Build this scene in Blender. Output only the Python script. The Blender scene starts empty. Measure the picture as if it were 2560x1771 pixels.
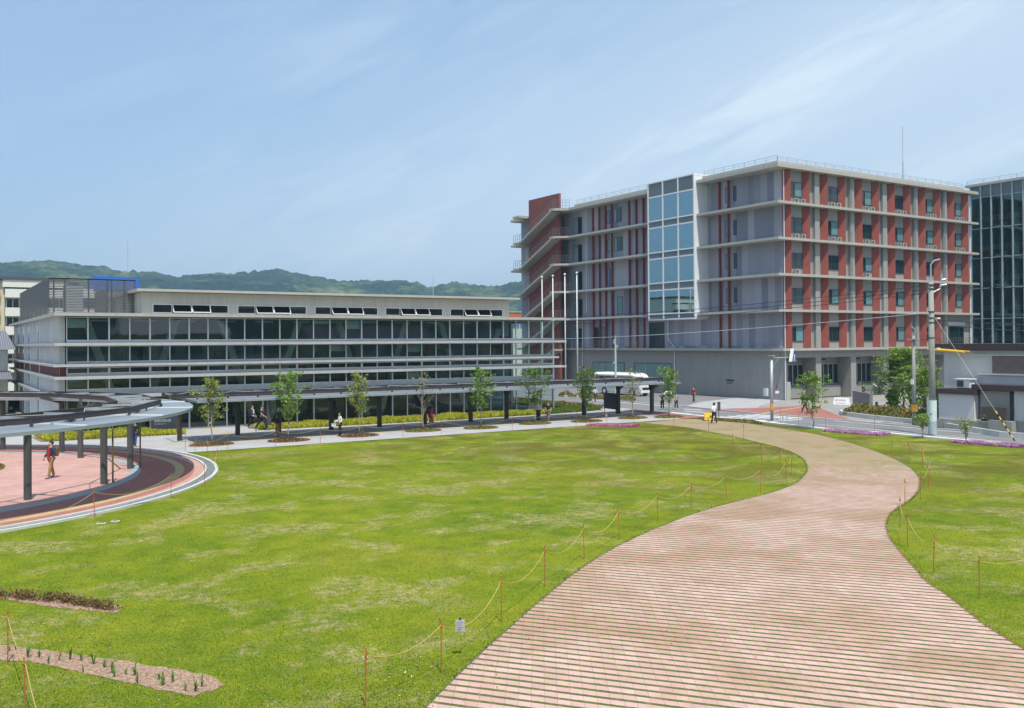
import bpy, bmesh, math, random
from mathutils import Vector, Matrix
from mathutils.geometry import tessellate_polygon
R = math.radians
sc = bpy.context.scene
col = sc.collection
# ------------------------------------------------------------------ camera
YAW, PIT, ROL, FPX, PPY, H = 1.00118263, .00895976533, -.00707772, 2299.377, 836.81, 6.2
_f = Vector((math.cos(YAW)*math.cos(PIT), math.sin(YAW)*math.cos(PIT), math.sin(PIT)))
_r = Vector((math.sin(YAW), -math.cos(YAW), 0)); _u = _r.cross(_f)
CR = math.cos(ROL)*_r + math.sin(ROL)*_u
CU = -math.sin(ROL)*_r + math.cos(ROL)*_u
cd = bpy.data.cameras.new('camera'); cam = bpy.data.objects.new('camera', cd); col.objects.link(cam)
M = Matrix.Identity(4)
for i in range(3):
    M[i][0] = CR[i]; M[i][1] = CU[i]; M[i][2] = -_f[i]
M[0][3], M[1][3], M[2][3] = 0, 0, H
cam.matrix_world = M
cd.sensor_width = 36; cd.lens = FPX/2560*36; cd.shift_y = -(885.5-PPY)/2560
cd.clip_start = .1; cd.clip_end = 12000
sc.camera = cam
def G(px, py, z=0.0):          # the point at height z seen at a pixel of the photograph
    d = _f + CR*((px-1280)/FPX) - CU*((py-PPY)/FPX)
    t = (z-H)/d.z
    return Vector((d.x*t, d.y*t, z))
# ------------------------------------------------------------------ light
SUNV = Vector((-.12, -.45, 1.0)).normalized()
w = bpy.data.worlds.new('World'); sc.world = w; w.use_nodes = True
nt = w.node_tree; N = nt.nodes; L = nt.links; N.clear()
sky = N.new('ShaderNodeTexSky'); sky.sky_type = 'NISHITA'; sky.sun_disc = False
sky.sun_elevation = math.asin(SUNV.z); sky.sun_rotation = math.atan2(SUNV.x, SUNV.y)
sky.air_density = 1.0; sky.dust_density = 1.6; sky.ozone_density = 1.5
tc = N.new('ShaderNodeTexCoord')
# thin cirrus: streaks that climb to the right across the view, denser low on the right
def vdot(v):
    d = N.new('ShaderNodeVectorMath'); d.operation = 'DOT_PRODUCT'; d.inputs[1].default_value = tuple(v); L.new(tc.outputs['Generated'], d.inputs[0]); return d.outputs['Value']
def wm(op, a_, b_, clamp=False):
    m_ = N.new('ShaderNodeMath'); m_.operation = op; m_.use_clamp = clamp
    for k_, q_ in ((0, a_), (1, b_)):
        if hasattr(q_, 'is_linked'): L.new(q_, m_.inputs[k_])
        else: m_.inputs[k_].default_value = q_
    return m_.outputs[0]
CA = math.radians(24)
along = vdot(CR*math.cos(CA)+CU*math.sin(CA)); across = vdot(-CR*math.sin(CA)+CU*math.cos(CA))
cb0 = N.new('ShaderNodeCombineXYZ')
L.new(wm('MULTIPLY', along, 1.5), cb0.inputs[0]); L.new(wm('MULTIPLY', across, 7.5), cb0.inputs[1]); L.new(wm('MULTIPLY', vdot(_f), 1.2), cb0.inputs[2])
def wnoise(sc_, det, dist=.3):
    no = N.new('ShaderNodeTexNoise'); no.inputs['Scale'].default_value = sc_; no.inputs['Detail'].default_value = det; no.inputs['Roughness'].default_value = .55; no.inputs['Distortion'].default_value = dist
    L.new(cb0.outputs[0], no.inputs['Vector']); return no.outputs['Fac']
streak = wnoise(1.3, 6); fine_ = wnoise(5.0, 5, .6)
def wramp(f_, p0, p1):
    m_ = N.new('ShaderNodeMapRange'); m_.interpolation_type = 'SMOOTHSTEP'; m_.inputs[1].default_value = p0; m_.inputs[2].default_value = p1; L.new(f_, m_.inputs[0]); return m_.outputs[0]
st_ = wm('MULTIPLY', wramp(streak, .42, .74), wramp(fine_, .2, .75))
low = wramp(wm('ADD', across, wm('MULTIPLY', wm('SUBTRACT', streak, .5), .22)), .36, .06)
veil = wm('ADD', wm('MULTIPLY', low, .60), wm('MULTIPLY', st_, wm('ADD', .28, wm('MULTIPLY', low, .55))), True)
m1 = N.new('ShaderNodeMixRGB'); m1.inputs[0].default_value = .60; m1.inputs[2].default_value = (3.1, 4.7, 6.8, 1); L.new(sky.outputs[0], m1.inputs[1])
mx = N.new('ShaderNodeMixRGB'); mx.inputs[2].default_value = (5.3, 6.3, 7.2, 1)
L.new(veil, mx.inputs[0]); L.new(m1.outputs[0], mx.inputs[1])
bg = N.new('ShaderNodeBackground'); bg.inputs[1].default_value = .13
L.new(mx.outputs[0], bg.inputs[0])
wo = N.new('ShaderNodeOutputWorld'); L.new(bg.outputs[0], wo.inputs[0])
sd = bpy.data.lights.new('sun', 'SUN'); sd.energy = 4.4; sd.angle = R(.5); sd.color = (1, .94, .83)
so = bpy.data.objects.new('sun', sd); col.objects.link(so)
so.rotation_mode = 'QUATERNION'; so.rotation_quaternion = SUNV.to_track_quat('Z', 'Y')
sc.view_settings.view_transform = 'Standard'; sc.view_settings.look = 'None'
sc.view_settings.exposure = 0.14; sc.view_settings.gamma = 1
sc.render.engine = 'CYCLES'
sc.cycles.max_bounces = 6; sc.cycles.transparent_max_bounces = 12; sc.cycles.volume_bounces = 0
sc.cycles.caustics_reflective = False; sc.cycles.caustics_refractive = False

# ------------------------------------------------------------------ object helpers
def link(o, parent=None):
    col.objects.link(o)
    if parent is not None: o.parent = parent
    return o
def tag(o, label=None, cat=None, group=None, kind=None):
    if label: o['label'] = label
    if cat: o['category'] = cat
    if group: o['group'] = group
    if kind: o['kind'] = kind
    return o
def empty(name, loc=(0, 0, 0), rz=0.0):
    o = bpy.data.objects.new(name, None); o.location = loc; o.rotation_euler.z = rz
    return link(o)
class MB:
    def __init__(s): s.v = []; s.f = []; s.smooth = False
    def quad(s, a, b, c, d):
        n = len(s.v); s.v += [tuple(a), tuple(b), tuple(c), tuple(d)]; s.f.append((n, n+1, n+2, n+3)); return s
    def box(s, x0, y0, z0, x1, y1, z1):
        n = len(s.v)
        s.v += [(x0,y0,z0),(x1,y0,z0),(x1,y1,z0),(x0,y1,z0),(x0,y0,z1),(x1,y0,z1),(x1,y1,z1),(x0,y1,z1)]
        for f in ((0,3,2,1),(4,5,6,7),(0,1,5,4),(1,2,6,5),(2,3,7,6),(3,0,4,7)): s.f.append(tuple(n+i for i in f))
        return s
    def prism(s, pts, z0, z1):
        n = len(s.v); k = len(pts)
        a = sum(pts[i][0]*pts[(i+1) % k][1]-pts[(i+1) % k][0]*pts[i][1] for i in range(k))
        if a < 0: pts = pts[::-1]
        s.v += [(p[0], p[1], z0) for p in pts]+[(p[0], p[1], z1) for p in pts]
        for i in range(k):
            j = (i+1) % k; s.f.append((n+i, n+j, n+k+j, n+k+i))
        for t in tessellate_polygon([[Vector((p[0], p[1], 0)) for p in pts]]):
            p0, p1, p2 = [pts[i] for i in t]
            cr_ = (p1[0]-p0[0])*(p2[1]-p0[1])-(p1[1]-p0[1])*(p2[0]-p0[0])
            t = t if cr_ > 0 else t[::-1]
            s.f.append(tuple(n+k+i for i in t)); s.f.append(tuple(n+i for i in t[::-1]))
        return s
    def hull(s, b, t):          # b, t: same-length loops of 3-D points, joined
        n = len(s.v); k = len(b); s.v += [tuple(p) for p in b]+[tuple(p) for p in t]
        for i in range(k):
            j = (i+1) % k; s.f.append((n+i, n+j, n+k+j, n+k+i))
        s.f.append(tuple(range(n+k-1, n-1, -1))); s.f.append(tuple(range(n+k, n+2*k)))
        return s
    def bar(s, a, b, w_, h_=None):  # rectangular bar from a to b
        h_ = h_ or w_; a = Vector(a); b = Vector(b); d = (b-a).normalized()
        up = Vector((0, 0, 1)) if abs(d.z) < .95 else Vector((0, 1, 0))
        x = d.cross(up).normalized(); y = x.cross(d).normalized()
        c = [x*(w_/2)+y*(h_/2), -x*(w_/2)+y*(h_/2), -x*(w_/2)-y*(h_/2), x*(w_/2)-y*(h_/2)]
        return s.hull([a+q for q in c], [b+q for q in c])
    def tube(s, pts, r, k=8, r1=None, cap=True):
        pts = [Vector(p) for p in pts]; m = len(pts); base = len(s.v); px = None
        for i, p in enumerate(pts):
            d = (pts[min(i+1, m-1)]-pts[max(i-1, 0)]).normalized()
            if px is None:
                up = Vector((0, 0, 1)) if abs(d.z) < .9 else Vector((1, 0, 0)); px = d.cross(up).normalized()
            else: px = (px-d*px.dot(d)).normalized()
            y = d.cross(px); rr = r if r1 is None else r+(r1-r)*i/(m-1)
            for j in range(k):
                a = 2*math.pi*j/k; s.v.append(tuple(p+px*(math.cos(a)*rr)+y*(math.sin(a)*rr)))
        for i in range(m-1):
            for j in range(k):
                a = base+i*k+j; b = base+i*k+(j+1) % k
                s.f.append((a, b, b+k, a+k))
        if cap:
            s.f.append(tuple(base+j for j in range(k-1, -1, -1))); s.f.append(tuple(base+(m-1)*k+j for j in range(k)))
        return s
    def lathe(s, prof, cx=0, cy=0, k=16):   # prof: (r, z)
        base = len(s.v)
        for r_, z in prof:
            for j in range(k):
                a = 2*math.pi*j/k; s.v.append((cx+r_*math.cos(a), cy+r_*math.sin(a), z))
        for i in range(len(prof)-1):
            for j in range(k):
                a = base+i*k+j; b = base+i*k+(j+1) % k; s.f.append((a, b, b+k, a+k))
        return s
    def build(s, name, m, parent=None, smooth=False, loc=None, bevel=0):
        me = bpy.data.meshes.new(name); me.from_pydata(s.v, [], s.f); me.update()
        if m: me.materials.append(m)
        if smooth: me.polygons.foreach_set('use_smooth', [True]*len(me.polygons))
        o = bpy.data.objects.new(name, me)
        if loc is not None: o.location = loc
        link(o, parent)
        if bevel:
            b = o.modifiers.new('bevel', 'BEVEL'); b.width = bevel; b.segments = 2; b.limit_method = 'ANGLE'
        return o
def ragged(pts, amp, step=.12, seed=1):
    r_ = random.Random(seed); out = []
    for i in range(len(pts)):
        a = Vector(pts[i]); b_ = Vector(pts[(i+1) % len(pts)]); n_ = max(1, int((b_-a).length/step))
        for k in range(n_): p = a.lerp(b_, k/n_); out.append((p.x+r_.gauss(0, amp), p.y+r_.gauss(0, amp)))
    return out
def sheet(name, pts, z, m, label=None, kind='structure'):
    b = MB(); b.prism([(p[0], p[1]) for p in pts], z-.004, z)
    o = b.build(name, m)
    tag(o, label, kind=kind); return o
def ordinal(i): return ['first','second','third','fourth','fifth','sixth','seventh','eighth','ninth','tenth','eleventh','twelfth','thirteenth','fourteenth','fifteenth','sixteenth','seventeenth','eighteenth','nineteenth','twentieth'][i]
# ------------------------------------------------------------------ material helpers
class NT:
    def __init__(s, name):
        s.m = bpy.data.materials.new(name); s.m.use_nodes = True; s.t = s.m.node_tree
        s.b = s.t.nodes['Principled BSDF']; s.o = s.t.nodes['Material Output']
        s._c = None
    def n(s, typ, **k):
        x = s.t.nodes.new(typ)
        for a, v in k.items():
            if a.startswith('i_'):
                nm = a[2:].replace('_', ' ')
                x.inputs[nm if nm in x.inputs else nm.title()].default_value = v
            else: setattr(x, a, v)
        return x
    def l(s, a, b): s.t.links.new(a, b)
    def co(s, scale=(1, 1, 1), rot=(0, 0, 0), kind='Object'):
        if s._c is None: s._c = s.n('ShaderNodeTexCoord')
        m = s.n('ShaderNodeMapping'); m.inputs['Scale'].default_value = scale; m.inputs['Rotation'].default_value = rot
        s.l(s._c.outputs[kind], m.inputs[0]); return m.outputs[0]
    def noise(s, v, scale, detail=3, rough=.55, dist=0):
        x = s.n('ShaderNodeTexNoise'); x.inputs['Scale'].default_value = scale; x.inputs['Detail'].default_value = detail
        x.inputs['Roughness'].default_value = rough; x.inputs['Distortion'].default_value = dist
        s.l(v, x.inputs['Vector']); return x.outputs['Fac']
    def ramp(s, fac, stops):
        x = s.n('ShaderNodeValToRGB'); e = x.color_ramp.elements
        while len(e) < len(stops): e.new(.5)
        for i, (p, c) in enumerate(stops):
            e[i].position = p; e[i].color = (*c, 1) if len(c) == 3 else c
        s.l(fac, x.inputs[0]); return x.outputs[0]
    def mix(s, fac, a, b, mode='MIX'):
        x = s.n('ShaderNodeMixRGB', blend_type=mode)
        for k, q in ((0, fac), (1, a), (2, b)):
            if hasattr(q, 'links') or hasattr(q, 'is_linked'): s.l(q, x.inputs[k])
            elif k == 0: x.inputs[0].default_value = q
            else: x.inputs[k].default_value = (*q, 1) if len(q) == 3 else q
        return x.outputs[0]
    def math(s, op, a, b=0.0):
        x = s.n('ShaderNodeMath', operation=op)
        for k, q in ((0, a), (1, b)):
            if hasattr(q, 'is_linked'): s.l(q, x.inputs[k])
            else: x.inputs[k].default_value = q
        return x.outputs[0]
    def color(s, c): s.l(c, s.b.inputs['Base Color']); return s
    def bump(s, h, strength=.3, dist=.02):
        x = s.n('ShaderNodeBump'); x.inputs['Strength'].default_value = strength; x.inputs['Distance'].default_value = dist
        s.l(h, x.inputs['Height']); s.l(x.outputs[0], s.b.inputs['Normal']); return s
def plain(name, c, rough=.6, var=.12, scale=2.0, metal=0, bump=0, spec=None):
    t = NT(name); v = t.co()
    n = t.noise(v, scale, 4)
    a = tuple(x*(1-var) for x in c); b = tuple(min(1, x*(1+var)) for x in c)
    t.color(t.ramp(n, [(.3, a), (.7, b)])); t.b.inputs['Roughness'].default_value = rough; t.b.inputs['Metallic'].default_value = metal
    if spec is not None: t.b.inputs['Specular IOR Level'].default_value = spec
    if bump: t.bump(t.noise(v, scale*8, 3), bump)
    return t.m
def concrete(name, c, panel=0.0, seam=0.0):
    t = NT(name)
    big = t.noise(t.co((.25, .25, .6)), 1.0, 5)
    streak = t.noise(t.co((1.6, 1.6, .12)), 2.0, 3)
    fine = t.noise(t.co(), 14, 3)
    base = t.ramp(big, [(.3, tuple(x*.9 for x in c)), (.7, tuple(x*1.08 for x in c))])
    base = t.mix(.5, base, t.ramp(streak, [(.3, tuple(x*.82 for x in c)), (.62, tuple(x*1.1 for x in c))]))
    base = t.mix(.18, base, t.ramp(fine, [(.35, (.25, .25, .25)), (.65, (.62, .62, .61))]))
    if panel:      # upright precast panels, each cast a little different
        sx = t.n('ShaderNodeSeparateXYZ'); t.l(t.co(), sx.inputs[0])
        cy = t.math('FLOOR', t.math('MULTIPLY', t.math('ADD', sx.outputs[0], sx.outputs[1]), 1/.92))
        cz = t.math('FLOOR', t.math('MULTIPLY', t.math('SUBTRACT', sx.outputs[2], 1.93), 1/3.755))
        cb = t.n('ShaderNodeCombineXYZ'); t.l(cy, cb.inputs[0]); t.l(cz, cb.inputs[1])
        wn = t.n('ShaderNodeTexWhiteNoise'); t.l(cb.outputs[0], wn.inputs['Vector'])
        base = t.mix(panel, base, t.ramp(wn.outputs['Value'], [(0, (c[0]*.50, c[1]*.53, c[2]*.66)), (1, (c[0]*1.2, c[1]*1.2, c[2]*1.24))]))
    if seam:       # formwork joints
        br = t.n('ShaderNodeTexBrick'); br.inputs['Scale'].default_value = 1; br.inputs['Mortar Size'].default_value = .012
        br.inputs['Brick Width'].default_value = 1.8; br.inputs['Row Height'].default_value = .9; br.offset = 0
        sx = t.n('ShaderNodeSeparateXYZ'); t.l(t.co(), sx.inputs[0])
        cb = t.n('ShaderNodeCombineXYZ'); t.l(t.math('ADD', sx.outputs[0], sx.outputs[1]), cb.inputs[0]); t.l(sx.outputs[2], cb.inputs[1])
        t.l(cb.outputs[0], br.inputs['Vector'])
        br.inputs['Color1'].default_value = (1, 1, 1, 1); br.inputs['Color2'].default_value = (.93, .93, .93, 1); br.inputs['Mortar'].default_value = (.6, .6, .6, 1)
        base = t.mix(seam, base, br.outputs[0], 'MULTIPLY')
    t.color(base); t.b.inputs['Roughness'].default_value = .85
    t.bump(fine, .15, .01)
    return t.m
def brickmat(name, c1, c2, mortar, bw, bh, ms=.012, vert=True, rot=0.0, wear=.3, rough=.8):
    t = NT(name); br = t.n('ShaderNodeTexBrick')
    br.inputs['Scale'].default_value = 1; br.inputs['Mortar Size'].default_value = ms; br.inputs['Brick Width'].default_value = bw; br.inputs['Row Height'].default_value = bh
    br.inputs['Color1'].default_value = (*c1, 1); br.inputs['Color2'].default_value = (*c2, 1); br.inputs['Mortar'].default_value = (*mortar, 1)
    if vert:
        sx = t.n('ShaderNodeSeparateXYZ'); t.l(t.co(), sx.inputs[0]); cb = t.n('ShaderNodeCombineXYZ')
        t.l(t.math('ADD', sx.outputs[0], sx.outputs[1]), cb.inputs[0]); t.l(sx.outputs[2], cb.inputs[1]); t.l(cb.outputs[0], br.inputs['Vector'])
    else: t.l(t.co(rot=(0, 0, rot)), br.inputs['Vector'])
    n = t.noise(t.co(), .6, 5); n2 = t.noise(t.co(), 9, 3)
    c = t.mix(wear, br.outputs[0], t.ramp(n, [(.3, tuple(x*.72 for x in c1)), (.7, tuple(min(1, x*1.2) for x in c2))]))
    c = t.mix(.25, c, t.ramp(n2, [(.3, (.35, .35, .35)), (.7, (1, 1, 1))]), 'MULTIPLY')
    t.color(c); t.b.inputs['Roughness'].default_value = rough; t.bump(br.outputs['Fac'], -.2, .01)
    return t.m
def glassmat(name, tint, ior=1.7, rough=.015, refl=(.9, .95, 1.0), wob=0.0):
    t = NT(name); t.t.nodes.remove(t.b)
    tr = t.n('ShaderNodeBsdfTransparent'); tr.inputs[0].default_value = (*tint, 1)
    gl = t.n('ShaderNodeBsdfGlossy'); gl.inputs['Color'].default_value = (*refl, 1); gl.inputs['Roughness'].default_value = rough
    fr = t.n('ShaderNodeFresnel'); fr.inputs[0].default_value = ior
    if wob:
        b = t.n('ShaderNodeBump'); b.inputs['Strength'].default_value = wob; b.inputs['Distance'].default_value = .02
        t.l(t.noise(t.co((.8, .8, .8)), .9, 2), b.inputs['Height']); t.l(b.outputs[0], gl.inputs['Normal'])
    mxs = t.n('ShaderNodeMixShader'); t.l(fr.outputs[0], mxs.inputs[0]); t.l(tr.outputs[0], mxs.inputs[1]); t.l(gl.outputs[0], mxs.inputs[2])
    t.l(mxs.outputs[0], t.o.inputs[0]); return t.m
def leafmat(name, stops, trans=.35):
    t = NT(name); g = t.n('ShaderNodeNewGeometry')
    c = t.ramp(g.outputs['Random Per Island'], stops)
    t.color(c); t.b.inputs['Roughness'].default_value = .55
    tl = t.n('ShaderNodeBsdfTranslucent'); t.l(c, tl.inputs[0])
    mxs = t.n('ShaderNodeMixShader'); mxs.inputs[0].default_value = trans
    t.l(t.b.outputs[0], mxs.inputs[1]); t.l(tl.outputs[0], mxs.inputs[2]); t.l(mxs.outputs[0], t.o.inputs[0]); return t.m

# lawn: mown turf, dead straw patches, darker clumps
def lawnmat():
    t = NT('lawn_turf')
    a = t.noise(t.co(), .13, 6, .62, .3)
    b = t.noise(t.co(), .95, 6, .68, .2)
    f = t.noise(t.co(), 13, 5, .75)
    f2 = t.noise(t.co(), 48, 3, .75)
    g = t.ramp(b, [(.28, (.045, .095, .002)), (.45, (.11, .178, .004)), (.6, (.19, .235, .007)), (.78, (.29, .29, .025))])
    g2 = t.ramp(a, [(.3, (.075, .13, .003)), (.55, (.20, .225, .009)), (.75, (.30, .25, .035))])
    c = t.mix(.42, g, g2)
    c = t.mix(.75, c, t.ramp(f, [(.25, (.30, .36, .25)), (.5, (1, 1, 1)), (.75, (1.6, 1.45, 1.3))]), 'MULTIPLY')
    c = t.mix(.6, c, t.ramp(f2, [(.32, (.25, .3, .2)), (.68, (1.8, 1.7, 1.5))]), 'MULTIPLY')
    # straw: blotches broken by fine noise
    s1 = t.noise(t.co(), .36, 5, .62, .3); s2 = t.noise(t.co(), 3.4, 6, .8)
    m = t.math('MULTIPLY', t.ramp(s1, [(.505, (0, 0, 0)), (.59, (1, 1, 1))]), t.ramp(s2, [(.44, (0, 0, 0)), (.62, (1, 1, 1))]))
    m2 = t.ramp(t.noise(t.co(), 1.3, 6, .8), [(.62, (0, 0, 0)), (.72, (.6, .6, .6))])
    c = t.mix(t.math('MAXIMUM', t.math('MULTIPLY', m, .8), m2), c, t.mix(f, (.26, .19, .09), (.60, .46, .29)))
    # brown wear on the far side
    s3 = t.noise(t.co((1, 1, 1)), .22, 5, .6, .8)
    sx = t.n('ShaderNodeSeparateXYZ'); t.l(t.co(), sx.inputs[0])
    far = t.n('ShaderNodeMapRange'); far.inputs[1].default_value = 36; far.inputs[2].default_value = 60
    t.l(t.math('ADD', sx.outputs[0], t.math('MULTIPLY', sx.outputs[1], .6)), far.inputs[0])
    m3 = t.math('MULTIPLY', far.outputs[0], t.ramp(s3, [(.42, (0, 0, 0)), (.58, (.8, .8, .8))]))
    c = t.mix(m3, c, (.10, .085, .012))
    t.color(c); t.b.inputs['Roughness'].default_value = .9; t.b.inputs['Specular IOR Level'].default_value = .15
    t.bump(t.mix(.5, f, f2), .7, .03)
    return t.m
def pathmat():
    t = NT('grass_jointed_pink_paver')
    az_row = R(127.5); az_j = R(55.5)
    # position as p = u*row + v*joint  (slanted bond)
    sx = t.n('ShaderNodeSeparateXYZ'); t.l(t.co(), sx.inputs[0])
    rx, ry, jx, jy = math.cos(az_row), math.sin(az_row), math.cos(az_j), math.sin(az_j)
    det = rx*jy-ry*jx
    def lin(a, b): return t.math('ADD', t.math('MULTIPLY', sx.outputs[0], a), t.math('MULTIPLY', sx.outputs[1], b))
    wob = t.math('MULTIPLY', t.math('SUBTRACT', t.noise(t.co(), .5, 2), .5), .05)
    u = lin(jy/det, -jx/det); v = t.math('ADD', lin(-ry/det, rx/det), wob)
    edge = t.math('MULTIPLY', t.math('SUBTRACT', t.noise(t.co(), 9, 4, .7), .5), .16)
    vr = t.math('MULTIPLY', v, 1/.298); ur = t.math('MULTIPLY', u, 1/.24)
    fv = t.math('FRACT', vr); fu = t.math('FRACT', ur)
    pit = t.noise(t.co(), .9, 3)
    wdt = t.math('ADD', .315, t.math('ADD', edge, t.math('MULTIPLY', t.math('SUBTRACT', pit, .5), .12)))
    grass = t.math('LESS_THAN', fv, wdt)
    joint = t.math('LESS_THAN', fu, .045)
    cb = t.n('ShaderNodeCombineXYZ'); t.l(t.math('FLOOR', ur), cb.inputs[0]); t.l(t.math('FLOOR', vr), cb.inputs[1])
    wn = t.n('ShaderNodeTexWhiteNoise'); t.l(cb.outputs[0], wn.inputs['Vector'])
    brick = t.ramp(wn.outputs['Value'], [(0, (.535, .35, .305)), (.5, (.57, .38, .335)), (1, (.61, .42, .375))])
    st = t.noise(t.co(), .28, 5, .6, .7); st2 = t.noise(t.co(), 1.5, 4)
    brick = t.mix(t.math('MULTIPLY', t.ramp(st, [(.42, (0, 0, 0)), (.62, (1, 1, 1))]), .7), brick, (.40, .225, .15))
    brick = t.mix(.35, brick, t.ramp(st2, [(.3, (.62, .58, .55)), (.7, (1.1, 1.08, 1.05))]), 'MULTIPLY')
    brick = t.mix(t.math('MULTIPLY', joint, .5), brick, (.17, .11, .09))
    fine = t.noise(t.co(), 40, 3, .7)
    gcol = t.mix(fine, (.022, .048, .003), (.14, .17, .018))
    gcol = t.mix(t.ramp(t.noise(t.co(), 3.5, 3), [(.5, (0, 0, 0)), (.7, (.8, .8, .8))]), gcol, (.27, .19, .06))
    c = t.mix(grass, brick, gcol)
    # far end: worn straw and soil spread over the pavers
    dist = lin(math.cos(R(52)), math.sin(R(52)))
    mr = t.n('ShaderNodeMapRange'); mr.inputs[1].default_value = 36; mr.inputs[2].default_value = 53; t.l(dist, mr.inputs[0])
    near = t.math('MULTIPLY', mr.outputs[0], .9)
    pn = t.noise(t.co((1, 1, 1)), .9, 6, .7, .5)
    th = t.math('LESS_THAN', t.ramp(pn, [(.25, (0, 0, 0)), (.75, (1, 1, 1))]), t.math('ADD', near, .02))
    soil = t.mix(t.noise(t.co(), 5, 5, .7), (.15, .12, .035), (.46, .34, .20))
    soil = t.mix(t.ramp(t.noise(t.co(), .5, 4), [(.5, (0, 0, 0)), (.65, (.75, .75, .75))]), soil, (.15, .19, .03))
    c = t.mix(t.math('MULTIPLY', th, .72), c, soil)
    t.color(c); t.b.inputs['Roughness'].default_value = .85
    t.bump(t.math('SUBTRACT', 1, t.math('MULTIPLY', grass, t.math('ADD', .3, fine))), .5, .02)
    return t.m
# ------------------------------------------------------------------ materials
mConc = concrete('fair_faced_concrete', (.30, .29, .27), seam=.5)
mConcPanel = concrete('ribbed_precast_panel', (.375, .37, .405), panel=.8)
mConcLight = concrete('ledge_concrete', (.42, .405, .355))
mLedgePale = concrete('pale_ledge_concrete', (.44, .44, .425))
mRed = plain('terracotta_louvre', (.265, .062, .046), .7, .12, 1.2)
mBrickWall = brickmat('red_brick_wall', (.21, .062, .05), (.29, .085, .062), (.13, .07, .06), .6, .2, .02, wear=.35)
mBrickBand = brickmat('dark_brick_band', (.16, .045, .04), (.24, .07, .055), (.1, .05, .045), .4, .13, .015, wear=.2)
mWhiteMetal = plain('white_painted_steel', (.78, .80, .82), .35, .03)
mAlu = plain('grey_aluminium', (.50, .52, .54), .4, .05, metal=.3)
mAluPale = plain('pale_aluminium', (.66, .68, .70), .4, .04, metal=.1)
mSteelDark = plain('dark_painted_steel', (.055, .045, .045), .5, .15)
mSteelGrey = plain('grey_painted_post', (.075, .08, .078), .55, .15)
mRoofMetal = plain('canopy_sheet_metal', (.33, .37, .40), .38, .05, .4, metal=.35)
mGlassA = glassmat('hall_glass', (.66, .82, .80), 1.65, wob=.15)
mGlassSash = glassmat('sash_glass', (.42, .44, .40), 1.18)
mGlassBox = glassmat('stair_glass', (.45, .80, .95), 5.0, refl=(.66, .93, 1.0), wob=.05)
mGlassTower = glassmat('tower_glass', (.62, .82, .85), 2.6, refl=(.38, .70, .88), wob=.1)
mPaneDark = plain('window_pane_dark', (.012, .03, .035), .06, .3, .5, spec=.8)
mPaneCurtain = plain('window_pane_curtained', (.12, .235, .24), .15, .15, 1.5, spec=.7)
mPaneTeal = plain('window_pane_frosted', (.14, .27, .28), .12, .12, .5, spec=.8)
mPaneBlue = plain('window_pane_open_blue', (.16, .30, .48), .1, .1, .5, spec=.8)
mSpandrel = plain('grey_spandrel_panel', (.13, .155, .165), .3, .06, 1)
mInterior = plain('interior_plaster', (.30, .32, .30), .8, .1)
mInteriorDark = plain('interior_dark', (.20, .32, .32), .8, .3, .3)
mInteriorPale = plain('interior_pale', (.72, .80, .84), .7, .06)
mWood = plain('timber_ceiling', (.24, .15, .08), .6, .2)
mRailing = plain('railing_steel', (.16, .17, .18), .5, .1)
mBlack = plain('black_panel', (.018, .02, .026), .45, .1)
mWhite = plain('white_paint', (.82, .82, .80), .5, .03)
mAsphalt = plain('asphalt', (.20, .20, .205), .9, .12, .4, bump=.1)
mPaveGrey = brickmat('pale_grey_paving', (.41, .41, .42), (.47, .47, .48), (.33, .33, .33), .6, .3, .008, vert=False, wear=.35)
mPaveGreyDark = brickmat('mid_grey_paving', (.30, .29, .28), (.37, .36, .35), (.24, .24, .23), .3, .15, .006, vert=False, wear=.3)
mPinkPave = brickmat('pink_brick_paving', (.50, .28, .23), (.62, .385, .335), (.38, .21, .175), .3, .15, .009, vert=False, rot=.35, wear=.35)
mPinkRed = brickmat('red_brick_paving', (.34, .13, .11), (.40, .17, .14), (.30, .14, .12), .2, .1, .005, vert=False, wear=.4)
mTactile = plain('yellow_tactile_strip', (.50, .38, .19), .8, .12, 3)
mBlueGrey = plain('blue_grey_stone_band', (.30, .38, .41), .8, .12, 2)
mKerb = plain('kerb_concrete', (.56, .55, .52), .85, .08, 2)
mDrain = plain('drain_grating', (.16, .20, .21), .7, .3, 6)
mLine = plain('road_marking', (.72, .72, .71), .7, .08, 3)
mSoil = NT('dry_bark_soil'); _v = mSoil.co(); mSoil.color(mSoil.ramp(mSoil.noise(_v, 14, 5, .8), [(.3, (.10, .055, .032)), (.5, (.33, .21, .14)), (.7, (.60, .45, .34))])); mSoil.bump(mSoil.noise(_v, 20, 3), .9, .04); mSoil.b.inputs['Roughness'].default_value = .95; mSoil = mSoil.m
mGround = plain('town_ground', (.18, .19, .13), .95, .35, .01)
mLeafBright = leafmat('leaf_bright_green', [(0, (.06, .17, .015)), (.5, (.17, .33, .035)), (.85, (.36, .50, .08)), (1, (.42, .36, .06))])
mLeafYellow = leafmat('leaf_yellow_green', [(0, (.09, .17, .02)), (.5, (.26, .34, .06)), (.9, (.48, .50, .12)), (1, (.40, .18, .05))])
mLeafDark = leafmat('leaf_deep_green', [(0, (.035, .10, .015)), (.5, (.10, .21, .03)), (.9, (.22, .34, .05)), (1, (.26, .26, .04))])
mLeafBronze = leafmat('leaf_bronze', [(0, (.05, .10, .02)), (.4, (.17, .22, .035)), (.75, (.34, .26, .06)), (1, (.42, .18, .07))], .25)
mLeafRed = leafmat('leaf_russet', [(0, (.05, .08, .015)), (.4, (.15, .14, .03)), (.75, (.28, .10, .05)), (1, (.42, .22, .12))], .25)
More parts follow.
